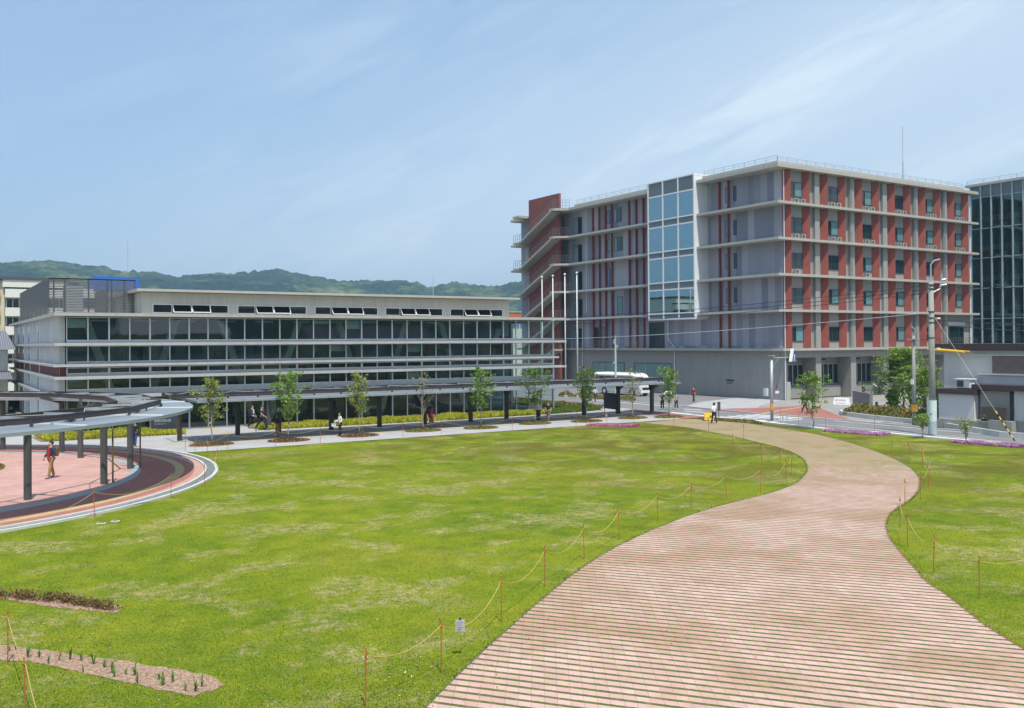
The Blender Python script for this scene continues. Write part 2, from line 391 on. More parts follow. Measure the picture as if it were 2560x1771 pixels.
mLeafGold = leafmat('leaf_golden_grass', [(0, (.20, .28, .012)), (.4, (.48, .52, .035)), (.8, (.76, .72, .10)), (1, (.52, .34, .06))], .3)
mGreenCover = leafmat('leaf_ground_cover', [(0, (.05, .12, .01)), (.5, (.12, .22, .02)), (1, (.22, .26, .04))], .3)
mPinkFlower = leafmat('pink_moss_phlox', [(0, (.55, .14, .32)), (.5, (.70, .26, .46)), (.85, (.80, .45, .62)), (1, (.25, .28, .08))], .3)
mPurpleFlower = leafmat('purple_moss_phlox', [(0, (.50, .16, .40)), (.5, (.66, .32, .56)), (.85, (.78, .50, .70)), (1, (.25, .28, .08))], .3)
mBlade = leafmat('day_lily_blade', [(0, (.05, .16, .02)), (1, (.20, .34, .05))], .3)
mDeadLeaf = leafmat('dead_leaf', [(0, (.10, .04, .02)), (.5, (.25, .10, .05)), (.85, (.42, .26, .16)), (1, (.65, .60, .5))], .1)
mBark = plain('bark', (.20, .17, .13), .9, .3, 8, bump=.4)
mBarkPale = plain('pale_bark', (.30, .26, .21), .9, .3, 8, bump=.4)
mStake = plain('orange_steel_stake', (.42, .12, .04), .5, .15, 6)
mRope = plain('tan_rope', (.50, .34, .13), .85, .15, 20)
mPole = concrete('weathered_pole_concrete', (.27, .28, .25))
mGalv = plain('galvanised_steel', (.46, .49, .50), .45, .1, 3, metal=.4)
mAcGrey = plain('aged_ac_casing', (.36, .35, .33), .6, .1)
mSlat = plain('grey_slat', (.10, .11, .12), .5, .1)
mWire = plain('black_cable', (.02, .02, .025), .6, .1)
mYellow = plain('yellow_plastic', (.80, .50, .02), .5, .06)
mOrange = plain('orange_cover', (.85, .32, .03), .5, .05)
mRubber = plain('tyre_rubber', (.02, .02, .02), .8, .1)
mSkin = plain('skin', (.50, .30, .22), .6, .06)
mHair = plain('black_hair', (.018, .014, .012), .5, .2)

# ------------------------------------------------------------------ ground
tag(MB().box(-2600, -2600, -.9, 2600, 2600, -.06).build('ground', mGround), kind='structure')
lawn_pts = [(-60, -60), (160, -60), (160, -30), (52.2, -30), (53.2, 28.9), (53.45, 37.7), (52.5, 41.7), (53.6, 49.5), (52.0, 54.9), (51.0, 54.72), (13.0, 54.72), (-60, 54.72)]
tag(sheet('lawn', lawn_pts, 0, lawnmat()), kind='structure')
# paved path winding over the lawn
pl = [(1064,1771),(1161.4,1673),(1252,1590),(1352.5,1502),(1453,1421.8),(1553.6,1361.4),(1654,1316),(1754.7,1278.5),(1855.3,1250.8),(1930.7,1231.7),(1986,1210.6),(2013.6,1185.5),(2017,1165.4),(2001,1142.7),(1955.8,1122.6),(1895.5,1107.5),(1842.5,1094.3),(1787,1083),(1731.6,1072),(1684.4,1066),(1606.7,1058.2)]
pr = [(2560,1625.7),(2463.5,1564.7),(2363.6,1487),(2320.7,1460),(2283,1418),(2254.5,1386),(2231.4,1357.3),(2218.4,1334.3),(2214.7,1314),(2218.4,1296.8),(2231.4,1279.5),(2254.5,1263.7),(2277.5,1247.8),(2294.8,1227.7),(2299,1207.5),(2294.8,1190.2),(2277.5,1171.5),(2245.8,1152.7),(2205.5,1135.4),(2145,1113.8),(2061,1091),(1986.5,1077),(1900,1064),(1830,1053),(1768,1049)]
def smooth(pts, n=4):
    P = [Vector((p[0], p[1])) for p in pts]; out = []
    for i in range(len(P)-1):
        p0 = P[max(i-1, 0)]; p1 = P[i]; p2 = P[i+1]; p3 = P[min(i+2, len(P)-1)]
        for k in range(n):
            t = k/n
            out.append(.5*((2*p1)+(p2-p0)*t+(2*p0-5*p1+4*p2-p3)*t*t+(3*p1-p0-3*p2+p3)*t**3))
    out.append(P[-1]); return out
gl_ = smooth([G(*p) for p in pl]); gr_ = smooth([G(*p) for p in pr])
path = [(-9, 6.0), (-2, 9.5)] + [tuple(p) for p in gl_] + [(51.0, 54.70)] + [tuple(p) for p in gr_[::-1]] + [(19, 3), (10, -20), (-9, -20)]
tag(sheet('path', path, .012, pathmat()), kind='structure')
def ribbon(pts, wd, z0, z1, b=None):
    b = b or MB(); P = [Vector((p[0], p[1])) for p in pts]; L_, R_ = [], []
    for i, p in enumerate(P):
        d = (P[min(i+1, len(P)-1)]-P[max(i-1, 0)]).normalized(); n = Vector((-d.y, d.x))
        L_.append(p+n*wd/2); R_.append(p-n*wd/2)
    for i in range(len(P)-1):
        b.hull([(L_[i].x, L_[i].y, z0), (L_[i+1].x, L_[i+1].y, z0), (R_[i+1].x, R_[i+1].y, z0), (R_[i].x, R_[i].y, z0)][::-1],
               [(L_[i].x, L_[i].y, z1), (L_[i+1].x, L_[i+1].y, z1), (R_[i+1].x, R_[i+1].y, z1), (R_[i].x, R_[i].y, z1)][::-1])
    return b
tag(ribbon(gl_[:-6], .022, -.02, .018).build('path_edging', plain('dark_edging', (.10, .085, .07), .8)), kind='structure')
tag(ribbon(gr_[:-10], .03, -.02, .02).build('path_edging', plain('rust_edging', (.26, .10, .06), .8)), kind='structure')

# circular plaza at the left
CX, CY = -4.1, 50.8
def arc(r, a0, a1, n=96): return [(CX+r*math.cos(a0+(a1-a0)*i/n), CY+r*math.sin(a0+(a1-a0)*i/n)) for i in range(n+1)]
def disc(name, r, z, m): return sheet(name, arc(r, 0, 2*math.pi, 120)[:-1], z, m)
def ring(name, r0, r1, a0, a1, z, m, n=80):
    b = MB()
    A = arc(r0, R(a0), R(a1), n); B = arc(r1, R(a0), R(a1), n)
    for i in range(n):
        b.quad((*A[i], z), (*B[i], z), (*B[i+1], z), (*A[i+1], z))
    return tag(b.build(name, m), kind='structure')
def ringwall(name, r0, r1, a0, a1, z0, z1, m, n=110):
    return tag(ribbon(arc((r0+r1)/2, R(a0), R(a1), n), r1-r0, z0, z1).build(name, m), kind='structure')
# pavement between lawn and hall
sheet('pavement', [(6, 54.72), (51.1, 54.72), (53.9, 60.0), (54.6, 70.0), (52, 92), (-60, 92), (-60, 54.72)], .02, mPaveGrey)
disc('plaza_paving', 17.0, .028, mPinkPave)
ring('stone_band', 12.95, 13.4, -100, 100, .033, mBlueGrey)
mPinkShadeTint = brickmat('shade_tinted_pink_brick', (.38, .15, .125), (.46, .20, .165), (.30, .12, .10), .3, .15, .009, vert=False, rot=.6, wear=.3)  # pink paving under the ring canopy, with its shade tone painted into the colour
ring('ring_shade_tint', 13.4, 15.0, -118, 60, .0325, mPinkShadeTint)
ring('ring_shade_tint', 15.42, 15.9, -118, 60, .0325, mPinkShadeTint)
ring('tactile_paving', 15.0, 15.42, -118, -8, .033, mTactile)
ring('tactile_paving', 15.0, 15.42, -8, 36, .033, mTactile)
ringwall('plaza_kerb', 16.36, 16.48, -160, 47, .0, .10, mKerb)
ring('drain', 16.48, 16.86, -160, 47, .036, mDrain)
ringwall('plaza_kerb', 16.86, 17.02, -160, 47, .0, .085, mKerb)
ribbon([(8.0, 61.0), (13.5, 59.2), (20, 58.95), (35, 58.9), (50.5, 58.6)], .22, .02, .03).build('tactile_paving', mTactile)['kind'] = 'structure'
ribbon([(20.3, 59.1), (17.9, 64.5), (17.6, 69.6)], .3, .02, .031).build('tactile_paving', mTactile)['kind'] = 'structure'
# road, drive and forecourt
sheet('road', [(53.6, -30), (53.6, 28.9), (53.9, 37.7), (53.0, 41.7), (54.1, 49.5), (52.6, 54.8), (53.9, 62.9), (54.2, 69), (53.4, 100), (53.4, 175), (75.7, 175), (75.7, 72), (66.8, 69), (61, 65), (59.7, 54.7), (59.9, 44.2), (58.8, 31.6), (58, -30)], -.01, mAsphalt)
sheet('forecourt', [(59.72, 54.7), (61.0, 65), (66.8, 69), (75.7, 72), (75.7, 69), (75.8, 65.5), (112, 65.5), (112, 30), (66, 30), (61.4, 39.2), (59.92, 44.2)], .0, mPaveGreyDark)
sheet('forecourt', [(59.9, 55.4), (61.05, 64.9), (66.8, 68.9), (75.7, 71.8), (75.7, 66.0), (67.5, 61.5)], .006, mPaveGrey)
sheet('forecourt', [(59.76, 54.9), (60.3, 61.3), (66, 59.3), (72.0, 58.8), (64.5, 50.5), (61.3, 46.5), (59.95, 44.4)], .012, mPinkRed)
ribbon([(59.9, 54.6), (66, 56.8), (74, 59.2), (90, 61.3), (108, 62)], .28, .01, .019).build('tactile_paving', mTactile)['kind'] = 'structure'
sheet('forecourt', [(51.15, 54.8), (54.25, 54.95), (53.95, 64.5), (53.1, 64.5), (52.2, 60)], .026, mPinkRed)
kb = MB(); ribbon([(53.25, -30), (53.4, 28.9), (53.65, 37.7), (52.75, 41.7), (53.85, 49.5), (53.95, 54.8), (54.1, 60), (54.0, 66), (54.0, 78), (53.6, 90)], .42, -.02, .10, kb)
tag(kb.build('kerb', plain('pale_kerb', (.72, .71, .69), .8, .06, 2)), kind='structure')
kb = ribbon([(58.7, 31.6), (59.8, 44.2), (59.8, 54.7), (61.0, 65.0), (61.0, 74.8), (60.2, 83), (59.3, 90)], .18, -.02, .09)
tag(kb.build('kerb', mKerb), kind='structure')
kb = ribbon([(57.9, 26), (57.75, 32.6), (61.3, 39.3), (61.75, 40.8), (62.7, 45.9), (63.9, 49.3), (65.5, 50.7)], .22, -.02, .34)
tag(kb.build('kerb', mKerb), kind='structure')
for k, (x0, y0, x1, y1, w_) in enumerate([(55.0, 31, 55.9, 46, .14), (58.3, 31, 59.3, 46.5, .14), (60.4, 66, 60.2, 80, .3)]):
    tag(ribbon([(x0, y0), (x1, y1)], w_, -.004, -.001+.004).build('road_marking', mLine), kind='structure')
for i in range(5):           # zebra crossing
    b = MB(); x = 54.9+i*1.02
    b.prism([(x, 49.6), (x+.48, 49.6), (x+.48, 54.6), (x, 54.6)], -.004, .002); tag(b.build('crossing_stripe', mLine), kind='structure')
for i, (x, y) in enumerate([(55.3, 58.3), (57.2, 58.6), (58.9, 60.6)]):
    b = MB(); b.prism([(x, y), (x+.35, y), (x+.15, y+2.2), (x-.2, y+2.2)], -.004, .002); tag(b.build('road_marking', mLine), kind='structure')
b = MB(); b.prism([(54.6, 48.6), (58.6, 48.9), (58.6, 49.15), (54.6, 48.85)], -.004, .002); tag(b.build('road_marking', mLine), kind='structure')

# hills: one terrain all round the town
def ridge(a):     # ridge height in metres at azimuth a (radians, 0 = +X), seen at 1500 m
    az = (YAW-a); px = 1280+FPX*math.tan(max(-1.2, min(1.2, az)))
    T = [(-1200,690),(-600,668),(0,661),(70,657),(150,656),(200,666),(260,671),(310,683),(380,684),(450,698),(475,693),(540,690),(600,690),(650,684),(699,679),(750,690),(800,701),(850,711),(888,711),(955,710),(994,710),(1041,714),(1078,729),(1105,721),(1140,717),(1172,720),(1222,725),(1250,726),(1277,717),(1304,714),(1500,708),(1900,720),(2600,700),(3600,715)]
    if px <= T[0][0]: y = T[0][1]
    elif px >= T[-1][0]: y = T[-1][1]
    else:
        for (x0, y0), (x1, y1) in zip(T, T[1:]):
            if x0 <= px <= x1:
                t = (px-x0)/(x1-x0); t = t*t*(3-2*t); y = y0+(y1-y0)*t; break
    hor = 866
    return H+(hor-y)/FPX*1500*max(.35, math.cos(az) if abs(az) < 1.2 else .36)
from mathutils import noise as mn
def terrain(name, a0, a1, na, r0, r1, nr, full):
    b = MB(); V = []
    for i in range(na+1):
        a = a0+(a1-a0)*i/na; hr = ridge(a) if not full else 70+20*math.sin(a*3)+12*math.sin(a*7+1)
        c, s = math.cos(a), math.sin(a)
        for j in range(nr+1):
            q = j/nr; r_ = r0+(r1-r0)*q; x, y = c*r_, s*r_
            sp = mn.noise((x/190, y/190, 3))*.9+mn.noise((x/80, y/80, 7))*.4
            peak = (1500-r0)/(r1-r0)
            shp = math.sin(min(1, q/peak)*math.pi/2)**1.3 if q < peak else 1-.55*((q-peak)/(1-peak))**1.3
            z = hr*r_/1500*shp if q < peak else hr*shp
            z += sp*20*math.sin(min(1, q/peak)*math.pi)*(1 if q < peak else 0)
            if not full:
                z += (mn.noise((x/13, y/13, 1))*5.5+mn.noise((x/6, y/6, 5))*3.5)*min(1, q*5)
            V.append((x, y, z-12 if j == 0 else z))
    b.v = V
    for i in range(na):
        for j in range(nr):
            k = i*(nr+1)+j; b.f.append((k, k+1, k+nr+2, k+nr+1))
    return b
t = NT('forested_hillside'); v = t.co((1, 1, 1))
c = t.ramp(t.noise(v, .009, 6, .7), [(.40, (.006, .022, .022)), (.5, (.014, .040, .028)), (.57, (.06, .09, .04)), (.68, (.12, .135, .06))])
c = t.mix(.65, c, t.ramp(t.noise(v, .09, 4, .7), [(.35, (.2, .26, .3)), (.65, (2.1, 2.0, 1.7))]), 'MULTIPLY')
t.color(c); t.b.inputs['Roughness'].default_value = 1; t.b.inputs['Specular IOR Level'].default_value = 0
t.bump(t.noise(v, .12, 4), 1.0, 6)
mHill = t.m
tag(terrain('hills', YAW-.62, YAW+.62, 520, 820, 2100, 110, False).build('hills', mHill, smooth=True), kind='structure')
tag(terrain('hills', YAW+.60, YAW+2*math.pi-.60, 140, 420, 2100, 16, True).build('hills', mHill, smooth=True), kind='structure')
# ------------------------------------------------------------------ glass fronted hall (left)
hall = tag(empty('campus_building', (0, 0, 0)), 'long low concrete hall with a glass front and tilted clerestory windows on its roof', 'building')
X0, X1, Y0, Y1, BAY = 8.33, 49.43, 70.1, 107.5, 1.37
b = MB()
b.box(7.9, Y0, 0, 8.25, Y1, 8.25)                                   # left end wall
b.box(7.9, Y1-.3, 0, 49.4, Y1, 8.25)
b.box(49.25, Y0+7, 0, 49.5, Y1, 8.25)
b.build('end_wall', concrete('pale_end_wall_concrete', (.56, .555, .53), panel=.16, seam=.3), hall)
b = MB()                                                            # far inner wall and floors behind the glass
b.box(8.3, Y0+7.2, 0, 49.2, Y0+7.4, 8.2)
b.build('inner_wall', mInteriorDark, hall)
b = MB(); b.box(8.3, Y0+.12, 4.72, 49.2, Y0+7.1, 5.0).box(8.3, Y0+.12, .02, 49.2, Y0+7.1, .12); b.build('floor_slab', mInterior, hall)
b = MB(); b.box(8.3, Y0+.12, 8.1, 49.2, Y0+7.1, 8.22); b.build('ceiling', mInteriorDark, hall)
for z0, z1, ov, xr in ((8.25, 8.48, 1.2, 50.1), (6.20, 6.40, 1.2, 50.1), (4.76, 4.93, .85, 49.5), (3.90, 4.08, 1.2, 50.1), (2.56, 2.76, 1.2, 50.1)):
    b = MB(); xl = 7.45 if z0 > 3 else 7.5
    b.box(xl, Y0-ov, z0, xr, Y0+.02, z1).box(xl, Y0+.02, z0, 7.9, Y1+.3, z1)
    b.build('ledge', mConcLight if z0 > 8 else mLedgePale, hall)
b = MB(); b.box(7.9, Y0+.02, 8.25, 49.5, Y1, 8.47); b.build('roof_slab', mConcLight, hall)
# dark brick band on the end wall
for i, (ya, yb) in enumerate(((70.3, 82.2), (82.6, 89.8), (90.2, 99.8), (100.2, 107.0))):
    b = MB(); b.box(7.86, ya, 4.10, 7.93, yb, 4.74); b.build('brick_panel', mBrickBand, hall)
b = MB(); b.box(7.9, Y0-.03, 4.09, 8.3, Y0+.0, 4.74); b.build('brick_panel', mBrickBand, hall)
for y in (82.4, 90.0, 95.3, 100.0):
    for z0, z1 in ((6.42, 8.2), (4.95, 6.18), (4.1, 4.74), (.1, 3.88)):
        b = MB(); b.box(7.82, y-.07, z0, 7.9, y+.07, z1); b.build('pilaster_strip', mWhiteMetal, hall)
    for z0, z1 in ((6.5, 8.1), (5.0, 6.1), (.3, 3.7)):
        b = MB(); b.box(7.87, y+1.2, z0, 7.92, y+1.75, z1); b.build('slit_window', mPaneBlue, hall)
# sills / opaque bands between the rows of glass
b = MB()
for z0, z1 in ((6.40, 6.56), (4.93, 5.06), (4.08, 4.26), (2.76, 3.14), (4.68, 4.76), (.02, .12)):
    b.box(X0, Y0-.02, z0, X1, Y0+.10, z1)
b.build('sill_band', mAlu, hall)
ROWS = ((6.56, 8.2), (5.06, 6.18), (4.26, 4.68), (3.14, 3.88), (.12, 2.56))
for r_, (z0, z1) in enumerate(ROWS):
    for i in range(15):
        xa = X0+i*2*BAY; xb = xa+2*BAY; fw = .05 if r_ != 2 else .075
        fb = MB()
        e = .003
        fb.box(xa+e, Y0-.06, z0, xa+fw, Y0+.06, z1).box(xb-fw, Y0-.06, z0, xb-e, Y0+.06, z1)
        fb.box(xa+BAY-.04, Y0-.06, z0, xa+BAY+.04, Y0+.06, z1)
        if r_ != 4: fb.box(xa+fw, Y0-.05, z0, xb-fw, Y0+.05, z0+.05)
        fb.box(xa+fw, Y0-.05, z1-.04, xb-fw, Y0+.05, z1)
        fr = fb.build('window', mWhiteMetal if r_ != 4 else mAluPale, hall)
        g = MB(); g.quad((xa+.02, Y0, z0+.01), (xb-.02, Y0, z0+.01), (xb-.02, Y0, z1-.01), (xa+.02, Y0, z1-.01)); g.build('pane', mGlassA, fr)
# raking concrete columns seen through the glass, one thing's parts
x = 12.2; k = 0
mCol = plain('column_concrete', (.75, .78, .74), .8, .1)
for vx in (13.1, 22.8, 32.5, 42.2):
    for s in (-1, 1):
        b = MB(); xt = vx+s*3.15-s*.0; xb_ = vx+s*.55
        b.hull([(xb_-.28, 72.8, .1), (xb_+.28, 72.8, .1), (xb_+.28, 73.2, .1), (xb_-.28, 73.2, .1)],
               [(xt-.28, 72.8, 8.1), (xt+.28, 72.8, 8.1), (xt+.28, 73.2, 8.1), (xt-.28, 73.2, 8.1)])
        b.build('raking_column', mCol, hall)
rb_ = random.Random(17)
for i in range(34):
    zt = rb_.choice((8.1, 6.15, 3.86)); x = X0+.1+BAY*rb_.randrange(29)
    if rb_.random() < .45:
        h2 = rb_.uniform(.25, .8); MB().box(x, Y0+.25, zt-h2, x+BAY-.12, Y0+.27, zt-.02).build('roller_blind', rb_.choice((mInterior, mAluPale)), hall)
    else:
        zf = {8.1: 5.0, 6.15: 5.0, 3.86: 2.8}[zt]; y = Y0+rb_.uniform(1, 5); MB().box(x, y, zf, x+rb_.uniform(.6, 2.2), y+.4, zf+rb_.uniform(.7, 1.9)).build('bookcase', rb_.choice((mWood, mInterior, mSteelGrey)), hall)
for x in range(10, 49, 3): MB().box(x, Y0+1.5, 7.95, x+1.4, Y0+1.62, 8.05).build('ceiling_lamp', mWhite, hall)
# glass corner at the right end
b = MB(); b.box(49.32, Y0-.07, 0, 49.5, Y0+.1, 8.2); b.build('corner_post', mWhiteMetal, hall)
# clerestory storey
PX0, PX1, PYf = 13.64, 45.8, 72.0
b = MB(); wz0, wz1 = 8.62, 9.28
groups = [(14.38, 19.97), (20.68, 26.27), (26.98, 32.57), (33.28, 38.82), (39.58, 45.1)]
xs = [PX0]+[q for g_ in groups for q in g_]+[PX1]
b.box(PX0, PYf, wz1, PX1, PYf+.3, 10.15).box(PX0, PYf, 8.48, PX1, PYf+.3, wz0)
for i in range(0, len(xs), 2): b.box(xs[i], PYf, wz0, xs[i+1], PYf+.3, wz1)
b.box(PX0, PYf+.3, 8.48, PX0+.3, PYf+14, 10.15).box(PX1-.3, PYf+.3, 8.48, PX1, PYf+14, 10.15).box(PX0, PYf+14, 8.48, PX1, PYf+14.3, 10.15)
b.build('clerestory_wall', concrete('warm_pale_concrete', (.50, .485, .44), seam=.3), hall)
b = MB(); b.box(13.15, 71.2, 10.18, 46.5, 87, 10.36); b.build('clerestory_roof', mConcLight, hall)
b = MB(); b.box(PX0+.3, 74.2, 8.5, PX1-.3, 74.3, 10.1); b.build('timber_lining', mWood, hall)
for gi, (xa, xb) in enumerate(groups):
    wd = (xb-xa)/4
    for i in range(4):
        fb = MB(); a0 = xa+i*wd; a1 = a0+wd
        if i in (1, 2):      # top hung, pushed open
            tl = .69; dy, dz = -math.sin(R(34))*tl, -math.cos(R(34))*tl
            zt = wz1-.03; yt = PYf-.02
            P = [(a0+.04, yt, zt), (a1-.04, yt, zt), (a1-.04, yt+dy, zt+dz), (a0+.04, yt+dy, zt+dz)]
            for q in range(4): fb.bar(P[q], P[(q+1) % 4], .045 if q != 2 else .07)
            fb.bar((a0+.04, yt+dy, zt+dz), (a0+.04, PYf, wz0+.05), .02); fb.bar((a1-.04, yt+dy, zt+dz), (a1-.04, PYf, wz0+.05), .02)
            fr = fb.build('clerestory_window', mWhiteMetal, hall)
            MB().quad(*P).build('pane', mGlassSash, fr)
        else:
            fb.box(a0, PYf-.03, wz0, a0+.05, PYf+.05, wz1).box(a1-.05, PYf-.03, wz0, a1, PYf+.05, wz1).box(a0+.05, PYf-.03, wz1-.05, a1-.05, PYf+.05, wz1).box(a0+.05, PYf-.03, wz0, a1-.05, PYf+.05, wz0+.05)
            fr = fb.build('clerestory_window', mWhiteMetal, hall)
            MB().quad((a0+.05, PYf, wz0+.05), (a1-.05, PYf, wz0+.05), (a1-.05, PYf, wz1-.05), (a0+.05, PYf, wz1-.05)).build('pane', mGlassA, fr)
# louvred plant screen on the roof
scr = tag(empty('louvre_screen', (7.9, 75, 8.48)), 'grey slatted plant screen standing on the left end of the hall roof', 'screen')
b = MB(); zz = 0.0
while zz < 2.62:
    b.box(-.1, -.05, zz+.05, 5.85, .05, zz+.125); b.box(-.15, .05, zz+.05, -.05, 24, zz+.125); zz += .118
b.build('slats', mSlat, scr)
for x in (.15, .9, 2.5, 3.8, 4.1, 5.0, 5.75): MB().box(x, .05, 0, x+.1, .15, 2.7).build('post', mSteelGrey, scr)
for y in (3.5, 7, 10.5, 14, 17.5, 21, 23.9): MB().box(-.04, y, 0, .06, y+.1, 2.7).build('post', mSteelGrey, scr)
MB().box(-.12, -.05, 2.66, 5.85, .06, 2.74).box(-.14, .06, 2.66, -.04, 24, 2.74).build('top_rail', mSteelGrey, scr)
# plant behind the screen
for i, (x, y, sx_, sy_, h_) in enumerate(((10.0, 80, 1.3, 1.5, 2.5), (11.9, 79, .8, 1.2, 1.9), (12.7, 84, .9, 1.4, 2.2))):
    r0 = tag(empty('rooftop_unit', (x, y, 8.48)), ('tall grey cooling unit behind the slats near the screen corner', 'short dark air handling unit behind the middle of the slats', 'grey duct unit behind the slats by the clerestory')[i], 'rooftop unit')
    MB().box(-sx_/2, -sy_/2, .15, sx_/2, sy_/2, h_).build('casing', mGalv if i != 1 else mSteelGrey, r0, bevel=.03)
    MB().lathe([(sx_*.35, h_+.01), (sx_*.35, h_+.18), (sx_*.3, h_+.18), (sx_*.28, h_+.05), (0, h_+.05)]).build('fan', mSteelGrey, r0)
    MB().box(-sx_/2, -sy_/2, 0, sx_/2, sy_/2, .15).build('base', mSteelDark, r0)

# ------------------------------------------------------------------ canopy roofs on posts
def canopy_girder(b, pts, z0, z1, wd=.09):
    for i in range(len(pts)-1):
        a, c_ = Vector((*pts[i], 0)), Vector((*pts[i+1], 0)); d = (c_-a).normalized(); n = Vector((-d.y, d.x, 0))*wd/2
        # I-section: web and two flanges
        for zz0, zz1, q in ((z0+.03, z1-.03, .35), (z0, z0+.03, 1), (z1-.03, z1, 1)):
            m_ = n*q
            b.hull([tuple(p)[:2]+(zz0,) for p in (a-m_, c_-m_, c_+m_, a+m_)], [tuple(p)[:2]+(zz1,) for p in (a-m_, c_-m_, c_+m_, a+m_)])
# ring canopy
rc = tag(empty('ring_canopy'), 'curved grey metal canopy ringing the pink brick plaza on dark posts', 'canopy')
def roofring(r0, r1, a0, a1, z0, z1, n):
    b = MB(); A0 = arc(r0, R(a0), R(a1), n); A1 = arc(r1, R(a0), R(a1), n)
    for i in range(n):
        b.hull([(*A0[i], z0), (*A1[i], z0), (*A1[i+1], z0), (*A0[i+1], z0)], [(*A0[i], z1), (*A1[i], z1-.02), (*A1[i+1], z1-.02), (*A0[i+1], z1)])
    return b
nseg = 40
for i in range(nseg):     # roof panels with standing seams
    a0 = -180+i*9; a1 = a0+9
    if -170 < a0 < 130: roofring(13.2, 15.85, a0, a1-.02, 3.05, 3.2, 3).build('roof_panel', mRoofMetal, rc)
seam = MB()
for i in range(0, nseg, 2):
    a = R(-180+i*9-.06)
    if -170 < -180+i*9 < 135: seam.bar((CX+13.2*math.cos(a), CY+13.2*math.sin(a), 3.215), (CX+15.86*math.cos(a), CY+15.86*math.sin(a), 3.2), .05, .04)
seam.build('roof_seams', mWhiteMetal, rc)
AN = [R(-170+i*22.5-1.0) for i in range(14)]
P_out = [(CX+14.35*math.cos(a), CY+14.35*math.sin(a)) for a in AN]
P_in = [(CX+12.35*math.cos(a), CY+12.35*math.sin(a)) for a in AN]
for nm, P in (('outer_girder', P_out), ('inner_girder', P_in)):
    b = MB(); canopy_girder(b, P, 3.30, 3.54, .07); b.build(nm, mSteelDark, rc)
b = MB()
for i in range(len(AN)-1):
    b.bar((*P_in[i], 3.46), (*P_out[i], 3.46), .045, .12)
    mo = ((P_out[i][0]+P_out[i+1][0])/2, (P_out[i][1]+P_out[i+1][1])/2); mi = ((P_in[i][0]+P_in[i+1][0])/2, (P_in[i][1]+P_in[i+1][1])/2)
    b.bar((*P_in[i], 3.50), (*mo, 3.50), .03); b.bar((*mo, 3.50), (*P_in[i+1], 3.50), .03); b.bar((*mi, 3.46), (*mo, 3.46), .04, .09)
b.build('bracing', mGalv, rc)
for i in range(len(AN)):
    for P in (P_out,):
        MB().box(P[i][0]-.06, P[i][1]-.06, 3.2, P[i][0]+.06, P[i][1]+.06, 3.34).build('hanger', mSteelDark, rc)
        if i+1 < len(AN):
            mx_, my_ = (P[i][0]+P[i+1][0])/2, (P[i][1]+P[i+1][1])/2; MB().box(mx_-.03, my_-.03, 3.18, mx_+.03, my_+.03, 3.3).build('hanger', mSteelDark, rc)
for i, (x, y, dark) in enumerate(((3.54, 41.76, 1), (6.79, 44.46, 1), (8.74, 49.2, 0), (7.3, 55.6, 0), (4.01, 62.73, 0), (6.82, 59.44, 0), (-.4, 39.2, 1), (-5, 38.6, 1))):
    b = MB(); r_ = .15; b.tube([(x, y, .03), (x, y, 3.0)], r_, 14)
    a_ = math.atan2(y-CY, x-CX)
    b.bar((x, y, 2.9), (CX+12.4*math.cos(a_), CY+12.4*math.sin(a_), 3.3), .16); b.bar((x, y, 2.7), (CX+14.2*math.cos(a_), CY+14.2*math.sin(a_), 3.3), .1)
    b.build('post', mSteelGrey, rc, smooth=False)
for i, (x, y) in enumerate(((7.2, 44.7), (9.25, 49.4), (7.9, 52.5))):
    MB().tube([(x, y, .03), (x, y, 3.05)], .04, 8).build('downpipe', plain('bronze_downpipe', (.16, .14, .06), .5), rc)
# straight canopy
sp_ = tag(empty('walkway_canopy'), 'long straight grey metal walkway canopy on dark posts in front of the glass hall', 'canopy')
CXA, CXB = 14.2, 54.3
nb = 14
for i in range(nb):
    xa = CXA+(CXB-CXA)*i/nb; xb = xa+(CXB-CXA)/nb-.03; dy = .35*((xa-14)/40)**2
    MB().hull([(xa, 58.15, 2.62), (xb, 58.15, 2.62), (xb, 63.1, 2.62), (xa, 63.1, 2.62)], [(xa, 58.15, 2.74), (xb, 58.15, 2.74), (xb, 63.1, 2.78), (xa, 63.1, 2.78)]).build('roof_panel', mRoofMetal, sp_)
for nm, y in (('front_girder', 59.75), ('rear_girder', 62.4)):
    b = MB(); canopy_girder(b, [(13.0, y), (CXB-.6, y)], 2.86, 3.13); b.build(nm, mSteelDark, sp_)
b = MB(); x = 13.2; k = 0
while x < CXB-1.5:
    b.bar((x, 59.75, 3.09), (x+1.45, 62.4, 3.09), .05); b.bar((x+1.45, 62.4, 3.09), (x+2.9, 59.75, 3.09), .05); b.bar((x, 59.75, 3.07), (x, 62.4, 3.07), .07, .1); x += 2.9
b.build('bracing', mGalv, sp_)
x = 14.6
while x < CXB-1: MB().box(x-.05, 59.7, 2.74, x+.05, 59.8, 2.9).build('hanger', mSteelDark, sp_); x += 1.93
for i, (x, y) in enumerate(((13.97, 61.75), (18.16, 63.32), (20.86, 62.75), (21.21, 66.06), (24.75, 62.87), (28.48, 62.77), (32.06, 62.45), (36.18, 62.6), (39.26, 62.2), (46.97, 62.17), (50.39, 61.8), (52.0, 59.3))):
    b = MB(); top = 2.72 if y < 65 else 2.9
    b.box(x-.14, y-.11, .03, x+.14, y+.11, top); b.hull([(x-.14, y-.11, 2.1), (x+.14, y-.11, 2.1), (x+.14, y+.11, 2.1), (x-.14, y+.11, 2.1)], [(x-.14, y-.9, 2.6), (x+.14, y-.9, 2.6), (x+.14, y+.3, 2.6), (x-.14, y+.3, 2.6)])
    b.build('post', mSteelDark if y < 65 else mSteelGrey, sp_)
